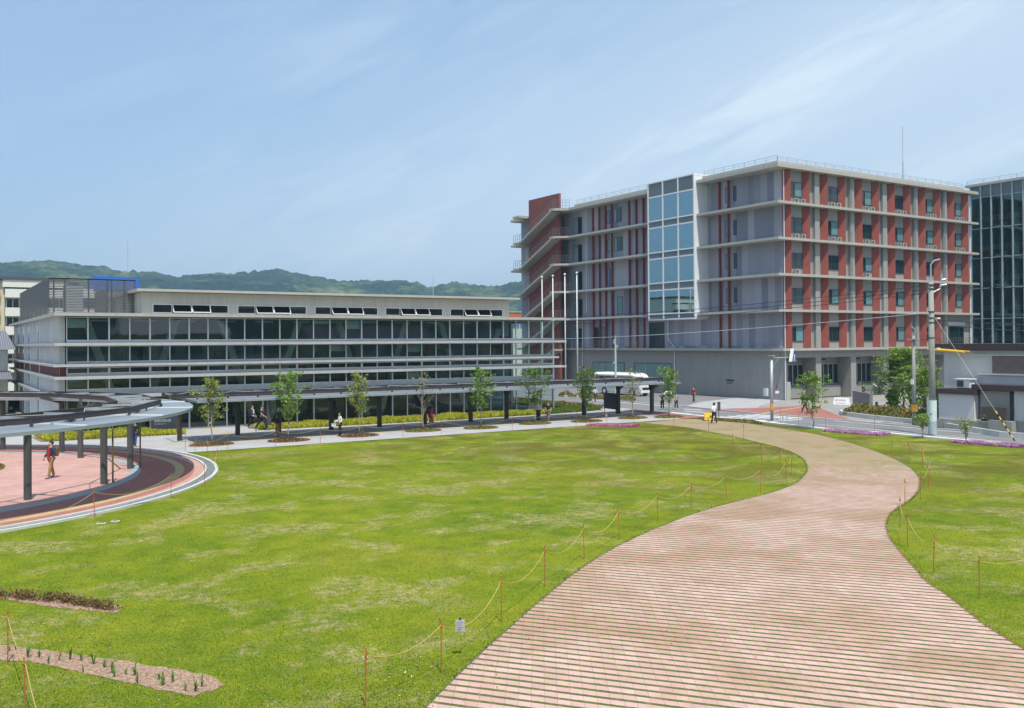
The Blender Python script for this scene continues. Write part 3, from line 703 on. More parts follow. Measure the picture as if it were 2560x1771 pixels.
# ------------------------------------------------------------------ teaching block (right)
blk = tag(empty('campus_building'), 'six storey concrete block with red louvres and a projecting glass stair box', 'building')
BX, BY, BXe, BYe = 75.8, 65.6, 109.6, 115.6
LV = (5.41, 9.47, 13.20, 16.94, 20.69, 24.5)
OX, OY = 73.95, 64.65
b = MB()
# left face wall (plane x = BX) with the window openings left plain and the windows set on it
b.box(BX, BY+1.92, 0, BX+.3, BYe, 5.14)
b.build('ground_wall', mConc, blk)
b = MB(); b.box(BX, BY, 5.42, BX+.3, BYe, 24.3); b.build('side_wall', mConcPanel, blk)
# front wall, storey by storey, recessed between the louvre pairs
b = MB(); b.box(BX+.3, BY, 5.42, BXe, BY+.5, 24.3); b.build('front_wall', mConc, blk)
b = MB(); b.box(BX+.3, BY+.6, 0, BXe, BYe, 24.25)
b = MB(); b.box(BXe-.3, BY+.55, 0, BXe, BYe, 24.3).box(BX+.3, BYe-.3, 0, BXe, BYe, 24.3); b.build('rear_wall', mConc, blk)
b = MB(); b.box(BX+.4, BY+1.9, 0, BXe-.4, BY+2.1, 5.2); b.build('recessed_ground_wall', mConc, blk)
for i, z in enumerate(LV):
    b = MB(); th = .26 if i < 5 else .34
    oy = OY if i else 64.95; ox = OX if i else 74.9
    b.box(ox, oy, z-th, 110.25 if i else 109.9, BY+.2, z); b.box(ox, BY+.2, z-th, BX, (76.45 if i else BYe), z)
    if i: b.box(ox, 84.35, z-th, BX, 101.0, z); b.hull([(ox, 101.0, z-th), (ox-1.7, 102.4, z-th), (ox-1.7, 103.2, z-th), (ox, 103.2, z-th)], [(ox, 101.0, z), (ox-1.7, 102.4, z), (ox-1.7, 103.2, z), (ox, 103.2, z)]); b.box(ox+.02, 101.0, z-th, BX, 115.7, z)
    if i: b.box(72.2, 110.6, z-th, BX, 112.3, z-.01)
    b.build('ledge', mConcLight, blk)
b = MB(); b.box(OX+1.0, OY+.9, 24.5, 108.6, OY+1.15, 25.0); b.box(OX+1.0, OY+1.15, 24.5, OX+1.25, 101, 25.0)
b.box(OX+1.25, OY+1.15, 24.5, 108.6, BYe, 24.6); b.build('roof_parapet', mConcLight, blk)
b = MB()
def rail(b, p, q, z, h_=1.0, step=1.2, nbars=3, r_=.02):
    p = Vector((*p, 0)); q = Vector((*q, 0)); n = max(1, int((q-p).length/step))
    for i in range(n+1):
        a = p+(q-p)*i/n; b.bar((a.x, a.y, z), (a.x, a.y, z+h_), r_*2)
    for k in range(1, nbars+1): b.bar((p.x, p.y, z+h_*k/nbars), (q.x, q.y, z+h_*k/nbars), r_*(2 if k == nbars else 1.4))
rail(b, (OX+1.1, 100.5), (OX+1.1, 84.6), 25.0, .55, 1.5, 2); b.build('roof_railing', mGalv, blk)
b = MB(); rail(b, (OX+1.1, 76.3), (OX+1.1, OY+1.0), 25.0, .55, 1.5, 2); rail(b, (OX+1.1, OY+1.0), (108.4, OY+1.0), 25.0, .45, 1.5, 2)
b.build('roof_railing', mGalv, blk)
# angled terracotta louvres, front
for s in range(5):
    z0 = LV[s]+.02; z1 = LV[s+1]-.28 if s < 4 else LV[5]-.36
    for k in range(12):
        if s == 0 and k > 9: continue
        x = 75.74+k*2.93
        d = Vector((.62, -.60)); n = Vector((.60, .62)).normalized()*.10
        p = Vector((x, BY+.02)); q = p+d
        b = MB(); c4 = [(p.x, p.y), (q.x, q.y), (q.x+n.x, q.y+n.y), (p.x+n.x, p.y+n.y)]
        b.prism(c4, z0, z1); b.build('red_louvre', mRed, blk)
# pilasters between the louvre pairs, windows between them
for k in range(6):
    xa = 75.82+k*5.84
    for s in range(5):
        z0 = LV[s]+.02; z1 = LV[s+1]-.28 if s < 4 else LV[5]-.36
        if not (k == 5 and s == 0) and k < 6:
            b = MB(); xp = xa+4.62
            if xp < 108:
                b.box(xp, BY-.3, z0, xp+.74, BY-.002, z1); b.build('pilaster', mConcPanel if False else mConc, blk)
                pb = MB()
                for dx in (.1, .3): pb.tube([(xp+dx, BY-.37, z0), (xp+dx, BY-.37, z1)], .035, 6)
                if k in (1, 4, 3): pb.build('drainpipe', mGalv, blk)
        if k == 5 and s == 0:
            b = MB(); b.box(104.4, BY-.06, z0, 108.2, BY-.003, z0+2.35); d_ = b.build('balcony_door', mPaneDark, blk); MB().box(104.3, BY-.2, z0+2.5, 108.3, BY+.2, z0+2.95).build('shutter_box', mAluPale, blk)
            rb = MB(); rail(rb, (103.4, OY+.15), (109.8, OY+.15), z0, 1.0, .35, 3, .012); rb.build('balcony_railing', mRailing, blk)
            continue
        wx0 = xa+1.12; wx1 = wx0+1.72; wz0 = LV[s]+.78; wz1 = LV[s]+2.22
        fr = MB(); yy = BY
        fr.box(wx0-.06, yy-.08, wz0-.06, wx0, yy-.002, wz1+.06).box(wx1, yy-.08, wz0-.06, wx1+.06, yy-.002, wz1+.06).box(wx0, yy-.08, wz1, wx1, yy-.002, wz1+.06).box(wx0, yy-.08, wz0-.06, wx1, yy-.002, wz0).box(wx0+.58, yy-.07, wz0, wx0+.64, yy-.002, wz1)
        w_ = fr.build('window', mSteelDark, blk)
        rr = (k*7+s*5) % 6
        MB().box(wx0, yy-.04, wz0, wx0+.58, yy-.003, wz1).build('pane', mPaneDark, w_)
        MB().box(wx0+.64, yy-.04, wz0, wx1, yy-.003, wz1).build('pane', [mPaneCurtain, mPaneTeal, mPaneCurtain, mPaneDark, mPaneTeal, mPaneDark][rr] if s in (1, 3, 4) else (mPaneDark if rr % 3 else mPaneTeal), w_)
        if s >= 3 or (k == 0 and s == 2) or (k == 2 and s == 2):
            for j, dx in enumerate((.25, 1.28)):
                if s == 2 and j: continue
                o = MB().box(wx0+dx, BY-.42, z0, wx0+dx+.62, BY-.12, z0+.5).build('air_conditioner', mAcGrey, blk, bevel=.02)
                MB().lathe([(0, 0), (.18, 0), (.18, .02), (0, .02)], k=12).build('fan', mSteelGrey, o)
                f_ = o.children[0]; f_.rotation_euler = (R(90), 0, 0); f_.location = (wx0+dx+.25, BY-.425, z0+.28)
# louvre strips on the left face, standing straight out
YS = (97.8, 96.43, 95.13, 93.8, 90.3, 88.93, 87.56, 74.56, 73.2)
for s in range(5):
    z0 = LV[s]+.02; z1 = LV[s+1]-.28 if s < 4 else LV[5]-.36
    for j, y in enumerate(YS):
        MB().box(BX-.3, y-.08, z0, BX-.01, y+.07, z1).build('red_strip', mRed, blk)
def sidewin(y0, z0, y1, z1, m1, m2=None, split=.5, name='side_window'):
    fr = MB(); ya, yb = min(y0, y1), max(y0, y1); x = BX
    for a, b_, c_, d_ in ((ya-.06, ya, z0-.06, z1+.06), (yb, yb+.06, z0-.06, z1+.06), (ya, yb, z0-.06, z0), (ya, yb, z1, z1+.06)):
        fr.box(x-.06, a, c_, x-.002, b_, d_)
    o = fr.build(name, mSteelDark, blk); ym = ya+(yb-ya)*split
    MB().box(x-.035, ya, z0, x-.003, ym-.02, z1).build('pane', m1, o)
    MB().box(x-.035, ym+.02, z0, x-.003, yb, z1).build('pane', m2 or m1, o)
sidewin(94.9, 21.8, 94.1, 23.4, mPaneDark, mPaneBlue, .6); sidewin(93.5, 21.8, 92.0, 23.5, mPaneDark, mPaneBlue, .7)
sidewin(94.9, 18.1, 94.1, 19.6, mPaneTeal, mPaneTeal, .6); sidewin(93.4, 18.05, 91.9, 19.7, mPaneDark, mPaneTeal, .7)
sidewin(94.8, 13.6, 94.0, 15.75, mPaneDark, mPaneBlue, .7); sidewin(92.95, 9.8, 91.9, 12.0, mPaneTeal, mPaneTeal, .5)
for z in (21.75, 18.0, 14.3, 10.5): sidewin(72.5, z, 72.2, z+1.6, mPaneDark); sidewin(73.75, z, 73.4, z+1.6, mPaneBlue)
sidewin(98.0, 5.45, 95.6, 8.1, mPaneTeal, mPaneDark, .35); sidewin(86.7, 5.45, 84.1, 8.5, mPaneDark, mPaneDark, .5)
for z in (5.41, 9.47, 13.2, 16.94, 20.69): sidewin(102.3, z+.05, 100.5, z+2.6, mPaneDark, mInteriorDark, .45, 'side_door')
sidewin(98.2, 1.7, 91.7, 3.5, mPaneTeal, mPaneTeal, .3); sidewin(89.6, 1.7, 82.8, 3.5, mPaneTeal, mPaneTeal, .45)
fb = MB()
for y in (96.1, 94.0, 87.5, 84.6): fb.box(BX-.07, y-.04, 1.7, BX-.002, y+.04, 3.5)
fb.build('mullion', mAlu, blk)
pb = MB(); pb.tube([(BX-.09, 99.4, 24.1), (BX-.09, 99.4, 10.3), (BX-.09, 100.4, 9.6), (BX-.09, 100.4, .1)], .06, 6)
pb.build('drainpipe', mWhiteMetal, blk)
MB().tube([(BX-.09, 83.3, 8.8), (BX-.09, 83.3, 6.6), (BX-.09, 82.2, 5.5), (BX-.09, 82.2, .1)], .06, 6).build('drainpipe', mWhiteMetal, blk)
MB().tube([(BX-.05, BY-.15, 24.1), (BX-.05, BY-.15, .05)], .055, 8).build('drainpipe', mAluPale, blk)
MB().tube([(109.5, BY-.2, 24.1), (109.5, BY-.2, .05)], .1, 8).build('drainpipe', mWhiteMetal, blk)
# ground floor bays on the front
for k in range(6):
    xa = 75.8+k*5.84
    b = MB()
    b.box(xa+4.95, BY, .0, xa+5.84, BY+1.9, 5.15) if k < 5 else None
    if k == 0: b.box(xa, BY, 0, xa+.3, BY+1.9, 5.15)
    b.box(xa+(.3 if k == 0 else 0), BY, 4.4, xa+4.95, BY+1.9, 5.15)
    b.build('ground_pier', mConc, blk)
    if k < 4:
        x0_, x1_ = xa+1.75, xa+5.0
        fr = MB(); yy = BY+1.9
        for q in range(5): fr.box(x0_+(x1_-x0_)*q/4-.05, yy-.09, 1.4, x0_+(x1_-x0_)*q/4+.05, yy-.002, 3.62)
        fr.box(x0_, yy-.08, 3.56, x1_, yy-.003, 3.66).box(x0_, yy-.08, 1.36, x1_, yy-.003, 1.44)
        o = fr.build('ground_window', mAlu, blk)
        MB().box(x0_, yy-.05, 1.4, x1_, yy-.004, 3.6).build('pane', mPaneDark, o)
        MB().box(xa+.4, BY+1.2, .02, xa+4.7, BY+1.85, 1.25).build('planter_wall', mConc, blk)
        lamp = MB(); lamp.box(xa+1.4, BY+.9, 4.05, xa+1.85, BY+1.25, 4.25); lamp.build('wall_lamp', mSteelDark, blk)
MB().box(BX-.02, BY-.3, .0, BX+.55, BY-.02, 1.9).build('corner_buttress', mConcLight, blk)
# lettering on the side wall: two dark name plates, too small to read in the photo
b = MB()
for i in range(6): b.box(BX-.05, 72.72+i*.2, 1.76, BX-.003, 72.86+i*.2, 1.93)
b.build('name_lettering', mBlack, blk)
b = MB()
for i in range(9): b.box(BX-.05, 72.95+i*.1, 1.50, BX-.003, 73.01+i*.1, 1.58)
b.build('name_lettering', mBlack, blk)
# glass stair box
gx, gy0, gy1 = 73.6, 76.5, 84.3
box = []
b = MB(); b.box(gx+.12, gy0+.02, 8.9, BX, gy0+.2, 25.25).box(gx+.12, gy1-.2, 8.9, BX, gy1-.02, 25.25); b.box(gx+.05, gy0, 25.1, BX+.8, gy1, 25.3).box(gx+.05, gy0+.2, 8.75, BX, gy1-.2, 8.88)
b.build('stair_box_cheek', mWhiteMetal, blk)
b = MB(); b.box(BX-.5, gy0+.2, 8.9, BX-.4, gy1-.2, 25.1)
for z in (12.3, 16.05, 19.8, 23.4): b.box(gx+.15, gy0+.2, z, BX-.5, gy1-.2, z+.12)
b.build('stair_box_interior', mInteriorPale, blk)
lv = [8.85, 9.5, 12.3, 13.15, 16.05, 16.82, 19.78, 20.6, 23.48, 25.2]
fr = MB(); ys = [gy0, gy0+2.6, gy0+5.2, gy1]
for y in ys: fr.box(gx-.05, y-.09, 8.75, gx+.12, y+.09, 25.28)
for z in lv:
    for i in range(3): fr.box(gx-.045, ys[i]+.09, z-.07, gx+.11, ys[i+1]-.09, z+.07)
stair = fr.build('stair_box_frame', mWhiteMetal, blk)
for r_ in range(9):
    for i in range(3):
        solid = r_ % 2 == 0
        MB().box(gx, ys[i]+.09, lv[r_]+.07, gx+.03, ys[i+1]-.09, lv[r_+1]-.07).build('spandrel' if solid else 'pane', mSpandrel if solid else mGlassBox, stair)
# brick blade wall and outdoor stair flights
MB().box(73.75, 102.9, 0, 74.05, 110.45, 26.75).build('brick_wall', mBrickWall, blk)
for s in range(6):
    zb = (LV[s-1] if s else 1.2)-.15; zt = LV[s]-.12
    b = MB(); ya, yb = 110.7, 102.3; n = 20; xa, xb = 72.2, 73.7
    for i in range(n):
        y0_ = ya+(yb-ya)*i/n; y1_ = ya+(yb-ya)*(i+1)/n; z = zb+(zt-zb)*(i+1)/n
        b.box(xa, y1_-.06, z-.22, xb, y0_, z)
    b.build('stair_flight', mConcLight, blk)
    rb = MB(); m_ = 14
    for i in range(m_+1):
        y = ya+(yb-ya)*i/m_; z = zb+(zt-zb)*i/m_; rb.bar((xa+.05, y, z), (xa+.05, y, z+1.0), .025)
    rb.bar((xa+.05, ya, zb+1.0), (xa+.05, yb, zt+1.0), .05); rb.bar((xa+.05, ya, zb+.5), (xa+.05, yb, zt+.5), .03)
    rb.build('stair_railing', mRailing, blk)
    if s < 5:
        rb = MB(); z = LV[s+1]; rail(rb, (72.3, 103.0), (72.3, 101.9), z, 1.1, .4, 3, .015); rail(rb, (72.3, 102.3), (74.0, 100.9), z, 1.1, .4, 3, .015)
        rail(rb, (72.25, 110.7), (72.25, 112.2), LV[s], 1.1, .5, 3, .015) ; rb.build('landing_railing', mRailing, blk)
rb = MB(); rail(rb, (74.2, 101), (74.2, 85), LV[0], 1.0, .3, 2, .012); rb.build('balcony_railing', mRailing, blk)
ant = tag(MB().tube([(110.2, 75, 24.5), (110.2, 75, 30)], .09, 6).tube([(110.2, 75, 30), (110.2, 75, 34.7)], .045, 6).build('lightning_rod', mGalv), 'tall thin lightning rod rising from the roof of the red louvred block', 'lightning rod')
# far glass tower
twr = tag(empty('campus_building'), 'dark blue glass office building with pale vertical mullions cut by the right edge', 'building')
MB().box(112.25, 40, 0, 126, 66.8, 25.45).build('core', mInteriorDark, twr)
fl = MB()
for z in (2.2, 6.0, 9.75, 13.5, 17.3, 21.0): fl.box(112.04, 40, z, 112.2, 66.8, z+.7)
fl.build('floor_band', plain('pale_floor_band', (.50, .56, .46), .7), twr)
for i in range(20):
    y = 66.7-i*1.33
    MB().box(111.85, y-.07, 0, 112.0, y+.07, 25.5).build('mullion', plain('pale_mullion', (.36, .46, .46), .4) if i == 0 else bpy.data.materials['pale_mullion'], twr)
b = MB()
for z in (1.3, 5.0, 8.8, 12.6, 16.4, 20.1, 24.0, 25.5): b.box(111.9, 40, z-.04, 111.99, 66.8, z+.04)
b.build('transom', bpy.data.materials['pale_mullion'], twr)
for i, (za, zb) in enumerate(((0, 5.0), (5.0, 8.8), (8.8, 12.6), (12.6, 16.4), (16.4, 20.1), (20.1, 24.0), (24.0, 25.5))):
    MB().quad((112.01, 66.75, za), (112.01, 40, za), (112.01, 40, zb), (112.01, 66.75, zb)).build('glazing', mGlassTower if i < 6 else mSpandrel, twr)
MB().box(111.7, 40, 25.5, 126, 67.3, 25.8).build('roof_edge', mConcLight, twr)
rb = MB(); rail(rb, (111.8, 67), (111.8, 40), 25.8, .5, 2, 2); rb.build('roof_railing', mGalv, twr)
# ------------------------------------------------------------------ town behind
def building_box(label, x0, y0, x1, y1, zt, m, name='apartment_building'):
    o = tag(empty(name), label, 'building'); MB().box(x0, y0, 0, x1, y1, zt).build('wall', m, o); return o
ap = tag(empty('apartment_building'), 'white six storey apartment block with recessed balconies at the far left edge', 'building')
mApt = plain('white_render', (.72, .71, .66), .8, .04)
mAptTile = plain('cream_tile', (.60, .52, .36), .8, .08)
MB().box(-30, 142, 0, 17, 152, 15.2).build('wall', mApt, ap)
MB().box(12.75, 141.2, 0, 13.35, 141.98, 15.1).box(8.75, 141.2, 0, 9.25, 141.98, 15.1).build('tile_strip', mAptTile, ap)
MB().box(-30, 140.6, 15.2, 17.2, 152, 15.55).build('roof', mSteelGrey, ap)
for fl_ in range(6):
    z = .2+fl_*2.52
    for j, (xa, xb) in enumerate(((9.3, 12.7), (13.4, 16.9), (2, 8.7))):
        MB().box(xa, 140.7, z, xb, 141.99, z+1.15).build('balcony', mApt, ap)
        w_ = MB().box(xa+.2, 141.9, z+1.2, xb-.2, 141.98, z+2.35).build('window', mPaneDark, ap)
        fr = MB()
        for q in range(4): fr.box(xa+.2+(xb-xa-.4)*q/4, 141.84, z+1.2, xa+.28+(xb-xa-.4)*q/4, 141.9, z+2.35)
        fr.build('sash', mAluPale, w_)
MB().box(9.0, 140.75, 14.2, 17, 141.99, 15.2).build('parapet', mApt, ap)
# tile roofed house at the left edge
oh = tag(empty('house'), 'old two storey house with a grey tiled roof at the left edge', 'house')
t = NT('grey_roof_tiles'); wv = t.n('ShaderNodeTexWave'); wv.inputs['Scale'].default_value = 1.6; t.l(t.co(), wv.inputs['Vector'])
t.color(t.ramp(wv.outputs['Fac'], [(.2, (.10, .11, .13)), (.8, (.22, .24, .27))])); t.b.inputs['Roughness'].default_value = .6; mTile = t.m
MB().box(-6, 98, 0, 6.6, 106, 5.9).build('wall', mApt, oh)
MB().hull([(-7, 96.6, 5.9), (7.25, 96.6, 5.9), (7.25, 107.4, 5.9), (-7, 107.4, 5.9)], [(-5, 101.9, 7.7), (6.8, 101.9, 7.7), (6.8, 102.1, 7.7), (-5, 102.1, 7.7)]).build('roof', mTile, oh)
MB().hull([(-7, 95.4, 3.2), (6.9, 95.4, 3.2), (6.9, 97.98, 3.2), (-7, 97.98, 3.2)], [(-7, 97.8, 3.9), (6.9, 97.8, 3.9), (6.9, 97.98, 3.9), (-7, 97.98, 3.9)]).build('lower_roof', mTile, oh)
o = MB().box(4.6, 97.92, 4.3, 6.0, 97.99, 5.3).build('window', mSteelGrey, oh); MB().box(4.7, 97.88, 4.38, 5.9, 97.92, 5.22).build('pane', mPaneDark, o)
o = MB().box(3.0, 97.92, .6, 6.0, 97.99, 2.6).build('window', mSteelGrey, oh); MB().box(3.1, 97.88, .7, 5.9, 97.92, 2.5).build('pane', mPaneDark, o)
MB().box(6.62, 98, 0, 6.7, 98.3, 5.9).build('downpipe', mAluPale, oh)
# blue topped building behind the screen
bb = tag(empty('building'), 'white building with a bright blue rooftop band behind the louvre screen', 'building')
MB().box(22, 171, 0, 33, 185, 15.8).build('wall', mApt, bb)
mBlue = plain('blue_cladding', (.03, .14, .52), .5, .05)
MB().box(24.6, 170.4, 15.8, 31.9, 178, 18.1).build('rooftop_band', mBlue, bb)
MB().tube([(30.6, 174, 18), (30.6, 174, 25)], .035, 5).build('mast', mGalv, bb)
for k in range(3): MB().box(22.8+k*3.2, 170.93, 12.6, 25.2+k*3.2, 170.99, 14.4).build('window', mPaneDark, bb)
ob = tag(empty('building'), 'orange and white building between the hall roof and the brick stair wall', 'building')
MB().box(85, 141, 0, 95.5, 150, 10.3).build('wall', mApt, ob)
MB().box(85, 140.7, 10.3, 95.5, 150, 11.7).build('orange_band', plain('orange_cladding', (.62, .16, .06), .6, .05), ob)
for k in range(6): MB().box(85.5+k*1.65, 140.9, 9.0, 86.8+k*1.65, 140.98, 10.1).build('window', mPaneBlue, ob)
MB().box(84.8, 140.6, 11.7, 95.8, 150, 11.95).build('roof', mConcLight, ob)
# buildings across the road, seen in the hall's glass (behind and beside the camera)
for i, (x, y, wx_, wy_, h_, lb) in enumerate(((31, -52, 19, 12, 8.3, 'white school wing with a pale ribbed roof behind the lawn, mirrored in the glass hall'), (66, -52, 28, 14, 7, 'low tan house block across the lawn mirrored in the hall glass'), (112, -20, 22, 26, 11, 'grey house block beyond the road, out of the picture at the right'))):
    o = building_box(lb, x, y, x+wx_, y+wy_, h_, [mApt, mAptTile, mConc][i], 'background_building')
    MB().hull([(x-.6, y-.6, h_), (x+wx_+.6, y-.6, h_), (x+wx_+.6, y+wy_+.8, h_), (x-.6, y+wy_+.8, h_)], [(x+.2, y+wy_/2-.1, h_+3), (x+wx_-.2, y+wy_/2-.1, h_+3), (x+wx_-.2, y+wy_/2+.1, h_+3), (x+.2, y+wy_/2+.1, h_+3)]).build('roof', [mWhiteMetal, mTile, mTile][i], o)
    for q in range(int(wx_//5)):
        for f_ in range(int(h_//3.4)): MB().box(x+1+q*5, y+wy_, 1.2+f_*3.3, x+4+q*5, y+wy_+.06, 2.8+f_*3.3).build('window', mPaneDark, o)

# ------------------------------------------------------------------ house at the right edge
hs = tag(empty('house'), 'pale two storey house with dark brown roofs and a corrugated lean-to beside the road', 'house')
mSiding = NT('pale_siding'); _w = mSiding.n('ShaderNodeTexWave', bands_direction='Y'); _w.inputs['Scale'].default_value = 2.2; mSiding.l(mSiding.co(), _w.inputs['Vector']); mSiding.color(mSiding.ramp(_w.outputs['Fac'], [(.0, (.50, .49, .50)), (.25, (.64, .63, .64))])); mSiding.b.inputs['Roughness'].default_value = .6; mSiding = mSiding.m
mRoofDk = plain('dark_brown_roof', (.055, .035, .04), .6, .15)
mPlinth = concrete('stained_plinth', (.30, .29, .27))
MB().box(62.2, 25.0, .7, 70, 39.2, 5.42).build('upper_wall', plain('pale_grey_render', (.60, .59, .60), .8, .06, .8), hs)
MB().box(61.9, 24.7, 5.42, 70.5, 40.0, 5.9).build('roof', mRoofDk, hs)
MB().box(61.2, 25.0, .75, 62.19, 33.6, 2.9).build('lower_wall', mSiding, hs)
MB().box(60.75, 25.0, 2.75, 62.19, 36.3, 3.12).build('lower_roof', mRoofDk, hs)
MB().box(60.7, 36.1, .62, 62.19, 38.7, 2.4).build('lean_to_wall', mSiding, hs)
MB().box(60.5, 35.9, 2.4, 62.19, 38.95, 2.74).build('lean_to_roof', mRoofDk, hs)
MB().box(60.62, 35.0, 0, 62.19, 38.75, .62).box(60.5, 33.4, 0, 62.19, 35.0, .75).box(61.1, 25, 0, 62.19, 33.4, .75).build('plinth', mPlinth, hs)
MB().box(62.12, 31.2, 3.85, 62.2, 35.6, 5.05).build('shutter', plain('brown_shutter', (.20, .14, .14), .6), hs)
MB().box(62.02, 31.0, 3.76, 62.2, 36.6, 3.84).box(62.02, 31.0, 5.08, 62.2, 37.0, 5.14).build('shutter_rail', mAluPale, hs)
MB().box(61.16, 33.9, .78, 61.24, 35.9, 2.7).build('shaded_recess_wall', mPlinth, hs)
MB().box(60.55, 33.75, .8, 60.62, 35.5, 1.65).build('fence_panel', plain('mesh_fence_panel', (.09, .07, .06), .8), hs)
mw = MB().box(61.2, 34.3, 2.35, 61.5, 35.2, 2.75).build('meter_box', mSteelGrey, hs)
MB().box(61.1, 31.6, 2.0, 61.19, 32.2, 2.5).build('vent', mAluPale, hs)
MB().tube([(61.9, 39.6, 5.55), (61.6, 36.9, 5.36)], .05, 6).build('gutter_end', mYellow, hs)
ac = tag(empty('air_conditioner', (61.3, 37.1, 2.78)), 'white outdoor unit with a flat white cover on the lean-to roof', 'air conditioner')
MB().box(-.3, -.55, .05, .3, .45, .62).build('casing', mWhite, ac, bevel=.02); MB().box(-.42, -.65, .64, .42, .62, .70).build('cover', mWhite, ac)
MB().box(-.31, -.1, .12, -.302, .4, .56).build('grille', mSteelGrey, ac); MB().box(-.2, -.5, 0, .2, .4, .05).build('feet', mSteelDark, ac)
sg = tag(MB().tube([(61.2, 39.8, 5.52), (60.6, 36.7, 5.34)], .075, 8).build('cable_guard', mYellow), 'long yellow cable guard on the wires by the house eaves', 'cable guard')
hb = tag(empty('hoarding', (61.1, 39.5, 0)), 'narrow pale board standing between the utility poles and the lean-to', 'board')
MB().box(-.05, -.35, 0, .05, .35, 2.1).build('board', mSiding, hb); MB().box(-.07, .35, 0, .07, .42, 2.15).build('edge', mSteelDark, hb)

# ------------------------------------------------------------------ poles, wires, signs
up = tag(empty('utility_pole', (55.36, 35.74, 0)), 'tall weathered concrete utility pole with a white wrap near its foot', 'utility pole')
MB().tube([(0, 0, 0), (0, 0, 10.0)], .235, 14, .15).build('pole', mPole, up, smooth=True)
MB().tube([(0, 0, .9), (0, 0, 2.25)], .275, 14).build('wrap', plain('pole_wrap', (.62, .72, .72), .5), up)
MB().tube([(0, 0, .05), (0, 0, .9)], .262, 14).build('lower_wrap', plain('grey_green_wrap', (.40, .50, .50), .5), up)
b = MB(); b.tube([(.0, 0, 10), (0, 0, 11.1), (.15, -.12, 11.35), (.45, -.35, 11.45)], .05, 6)
b.tube([(.1, -.1, 9.3), (.42, -.35, 9.5), (.5, -.42, 10.1), (.5, -.42, 10.45)], .06, 6).tube([(.5, -.42, 10.1), (.72, -.6, 10.15)], .05, 6).tube([(.5, -.42, 9.75), (.75, -.62, 9.8)], .05, 6)
b.build('cable_arm', mGalv, up)
b = MB()
for z in (9.75, 9.5, 8.0, 7.6, 7.3, 6.3): b.tube([(0, 0, z), (0, 0, z+.07)], .2, 12)
b.build('bands', mSteelGrey, up)
b = MB()
for k in range(14): a = k*2.4; z = 2.6+k*.45; b.bar((math.cos(a)*.15, math.sin(a)*.15, z), (math.cos(a)*.4, math.sin(a)*.4, z), .02)
b.build('step_bolts', mGalv, up)
b = MB(); b.box(.2, -.32, 7.55, .5, -.2, 7.65).box(.2, -.3, 5.6, .48, -.2, 5.68); b.build('insulators', mWhite, up)
u2 = tag(empty('utility_pole', (60.3, 40.35, 0)), 'thinner utility pole with a yellow and black band beside the taller one', 'utility pole')
MB().tube([(0, 0, 0), (0, 0, 6.5)], .16, 12, .10).build('pole', mPole, u2, smooth=True)
b = MB()
for k in range(8): a = k*math.pi/4; b.bar((math.cos(a)*.165, math.sin(a)*.165, 1.0), (math.cos(a)*.165, math.sin(a)*.165, 1.55), .07)
b.build('striped_band', plain('amber_band', (.65, .36, .05), .5), u2)
MB().tube([(0, 0, .97), (0, 0, 1.03)], .178, 12).tube([(0, 0, 1.52), (0, 0, 1.58)], .178, 12).build('band_edge', mBlack, u2)
MB().box(-.25, -.1, 3.0, -.15, .1, 3.35).build('number_plate', mWhite, u2)
b = MB(); b.tube([(0, 0, 6.4), (.1, -.1, 6.9), (-.1, .1, 7.2)], .035, 5).box(-.3, -.3, 6.2, .3, .3, 6.28); b.build('bracket', mGalv, u2)
gw = tag(empty('guy_guard', (56.0, 30.6, 0)), 'black and yellow striped guard on the slanting guy wire by the road', 'cable guard')
p0 = Vector((0, 0, .05)); p1 = Vector((4.9, 2.2, 2.1))*.55
ga = G(2537, 1103); gb = Vector(ga)
g_hi = Vector((60.35, 33.9, 0)); b1, b2 = MB(), MB()
gw.location = (ga.x, ga.y, 0)
tip = Vector((up.location.x-ga.x, up.location.y-ga.y, 8.0))
for k in range(10):
    q = tip.normalized(); a = q*(.21*k); (b1 if k % 2 else b2).tube([a, a+q*.21], .045, 8)
b1.build('yellow_bands', mYellow, gw); b2.build('black_bands', mBlack, gw)
MB().tube([(0, 0, 0), tuple(tip)], .009, 4).build('guy_wire', mGalv, gw)
def catenary(a, b_, sag, n=20):
    a = Vector(a); b_ = Vector(b_); return [a+(b_-a)*i/n-Vector((0, 0, 4*sag*(i/n)*(1-i/n))) for i in range(n+1)]
far = Vector((48, 128, 0))
for i, (za, zb, sg_, r_, lb) in enumerate(((9.75, 11.6, 1.9, .02, 'uppermost'), (9.5, 11.0, 1.9, .02, 'second from the top'), (9.25, 10.6, 1.9, .02, 'third from the top'), (7.95, 8.0, 1.5, .024, 'low pale'))):
    tag(MB().tube(catenary((55.2, 36.0, za), (far.x, far.y, zb), sg_), r_, 4).build('overhead_cable', mWire if i < 3 else mGalv), 'thin overhead cable across the concrete block, the %s of its bundle' % lb if i < 3 else 'pale overhead cable hanging below the dark ones across the block', 'cable', 'cables strung from the utility pole')
for i, (za, ex) in enumerate(((7.5, (62.0, 20, 7.6)), (7.2, (62, 20, 7.0)), (9.6, (62, 5, 9.8)))):
    tag(MB().tube(catenary((55.5, 35.6, za), ex, .5), .02, 4).build('overhead_cable', mWire), 'dark overhead cable running right from the tall pole, %s' % ('level with its middle bands', 'lowest over the house roof', 'highest at the pole top')[i], 'cable', 'cables strung from the utility pole')
for i, ex in enumerate(((62.2, 37.5, 5.6), (60.3, 40.35, 6.3))):
    tag(MB().tube(catenary((55.5, 35.8, 6.5), ex, .2), .016, 4).build('service_cable', mWire), ('service cable from the tall pole to the house eaves', 'short service cable between the two utility poles')[i], 'cable')
sp = tag(empty('sign_pole', (55.91, 49.69, 0)), 'grey traffic pole with an arm and an orange band at its foot by the crossing', 'sign pole')
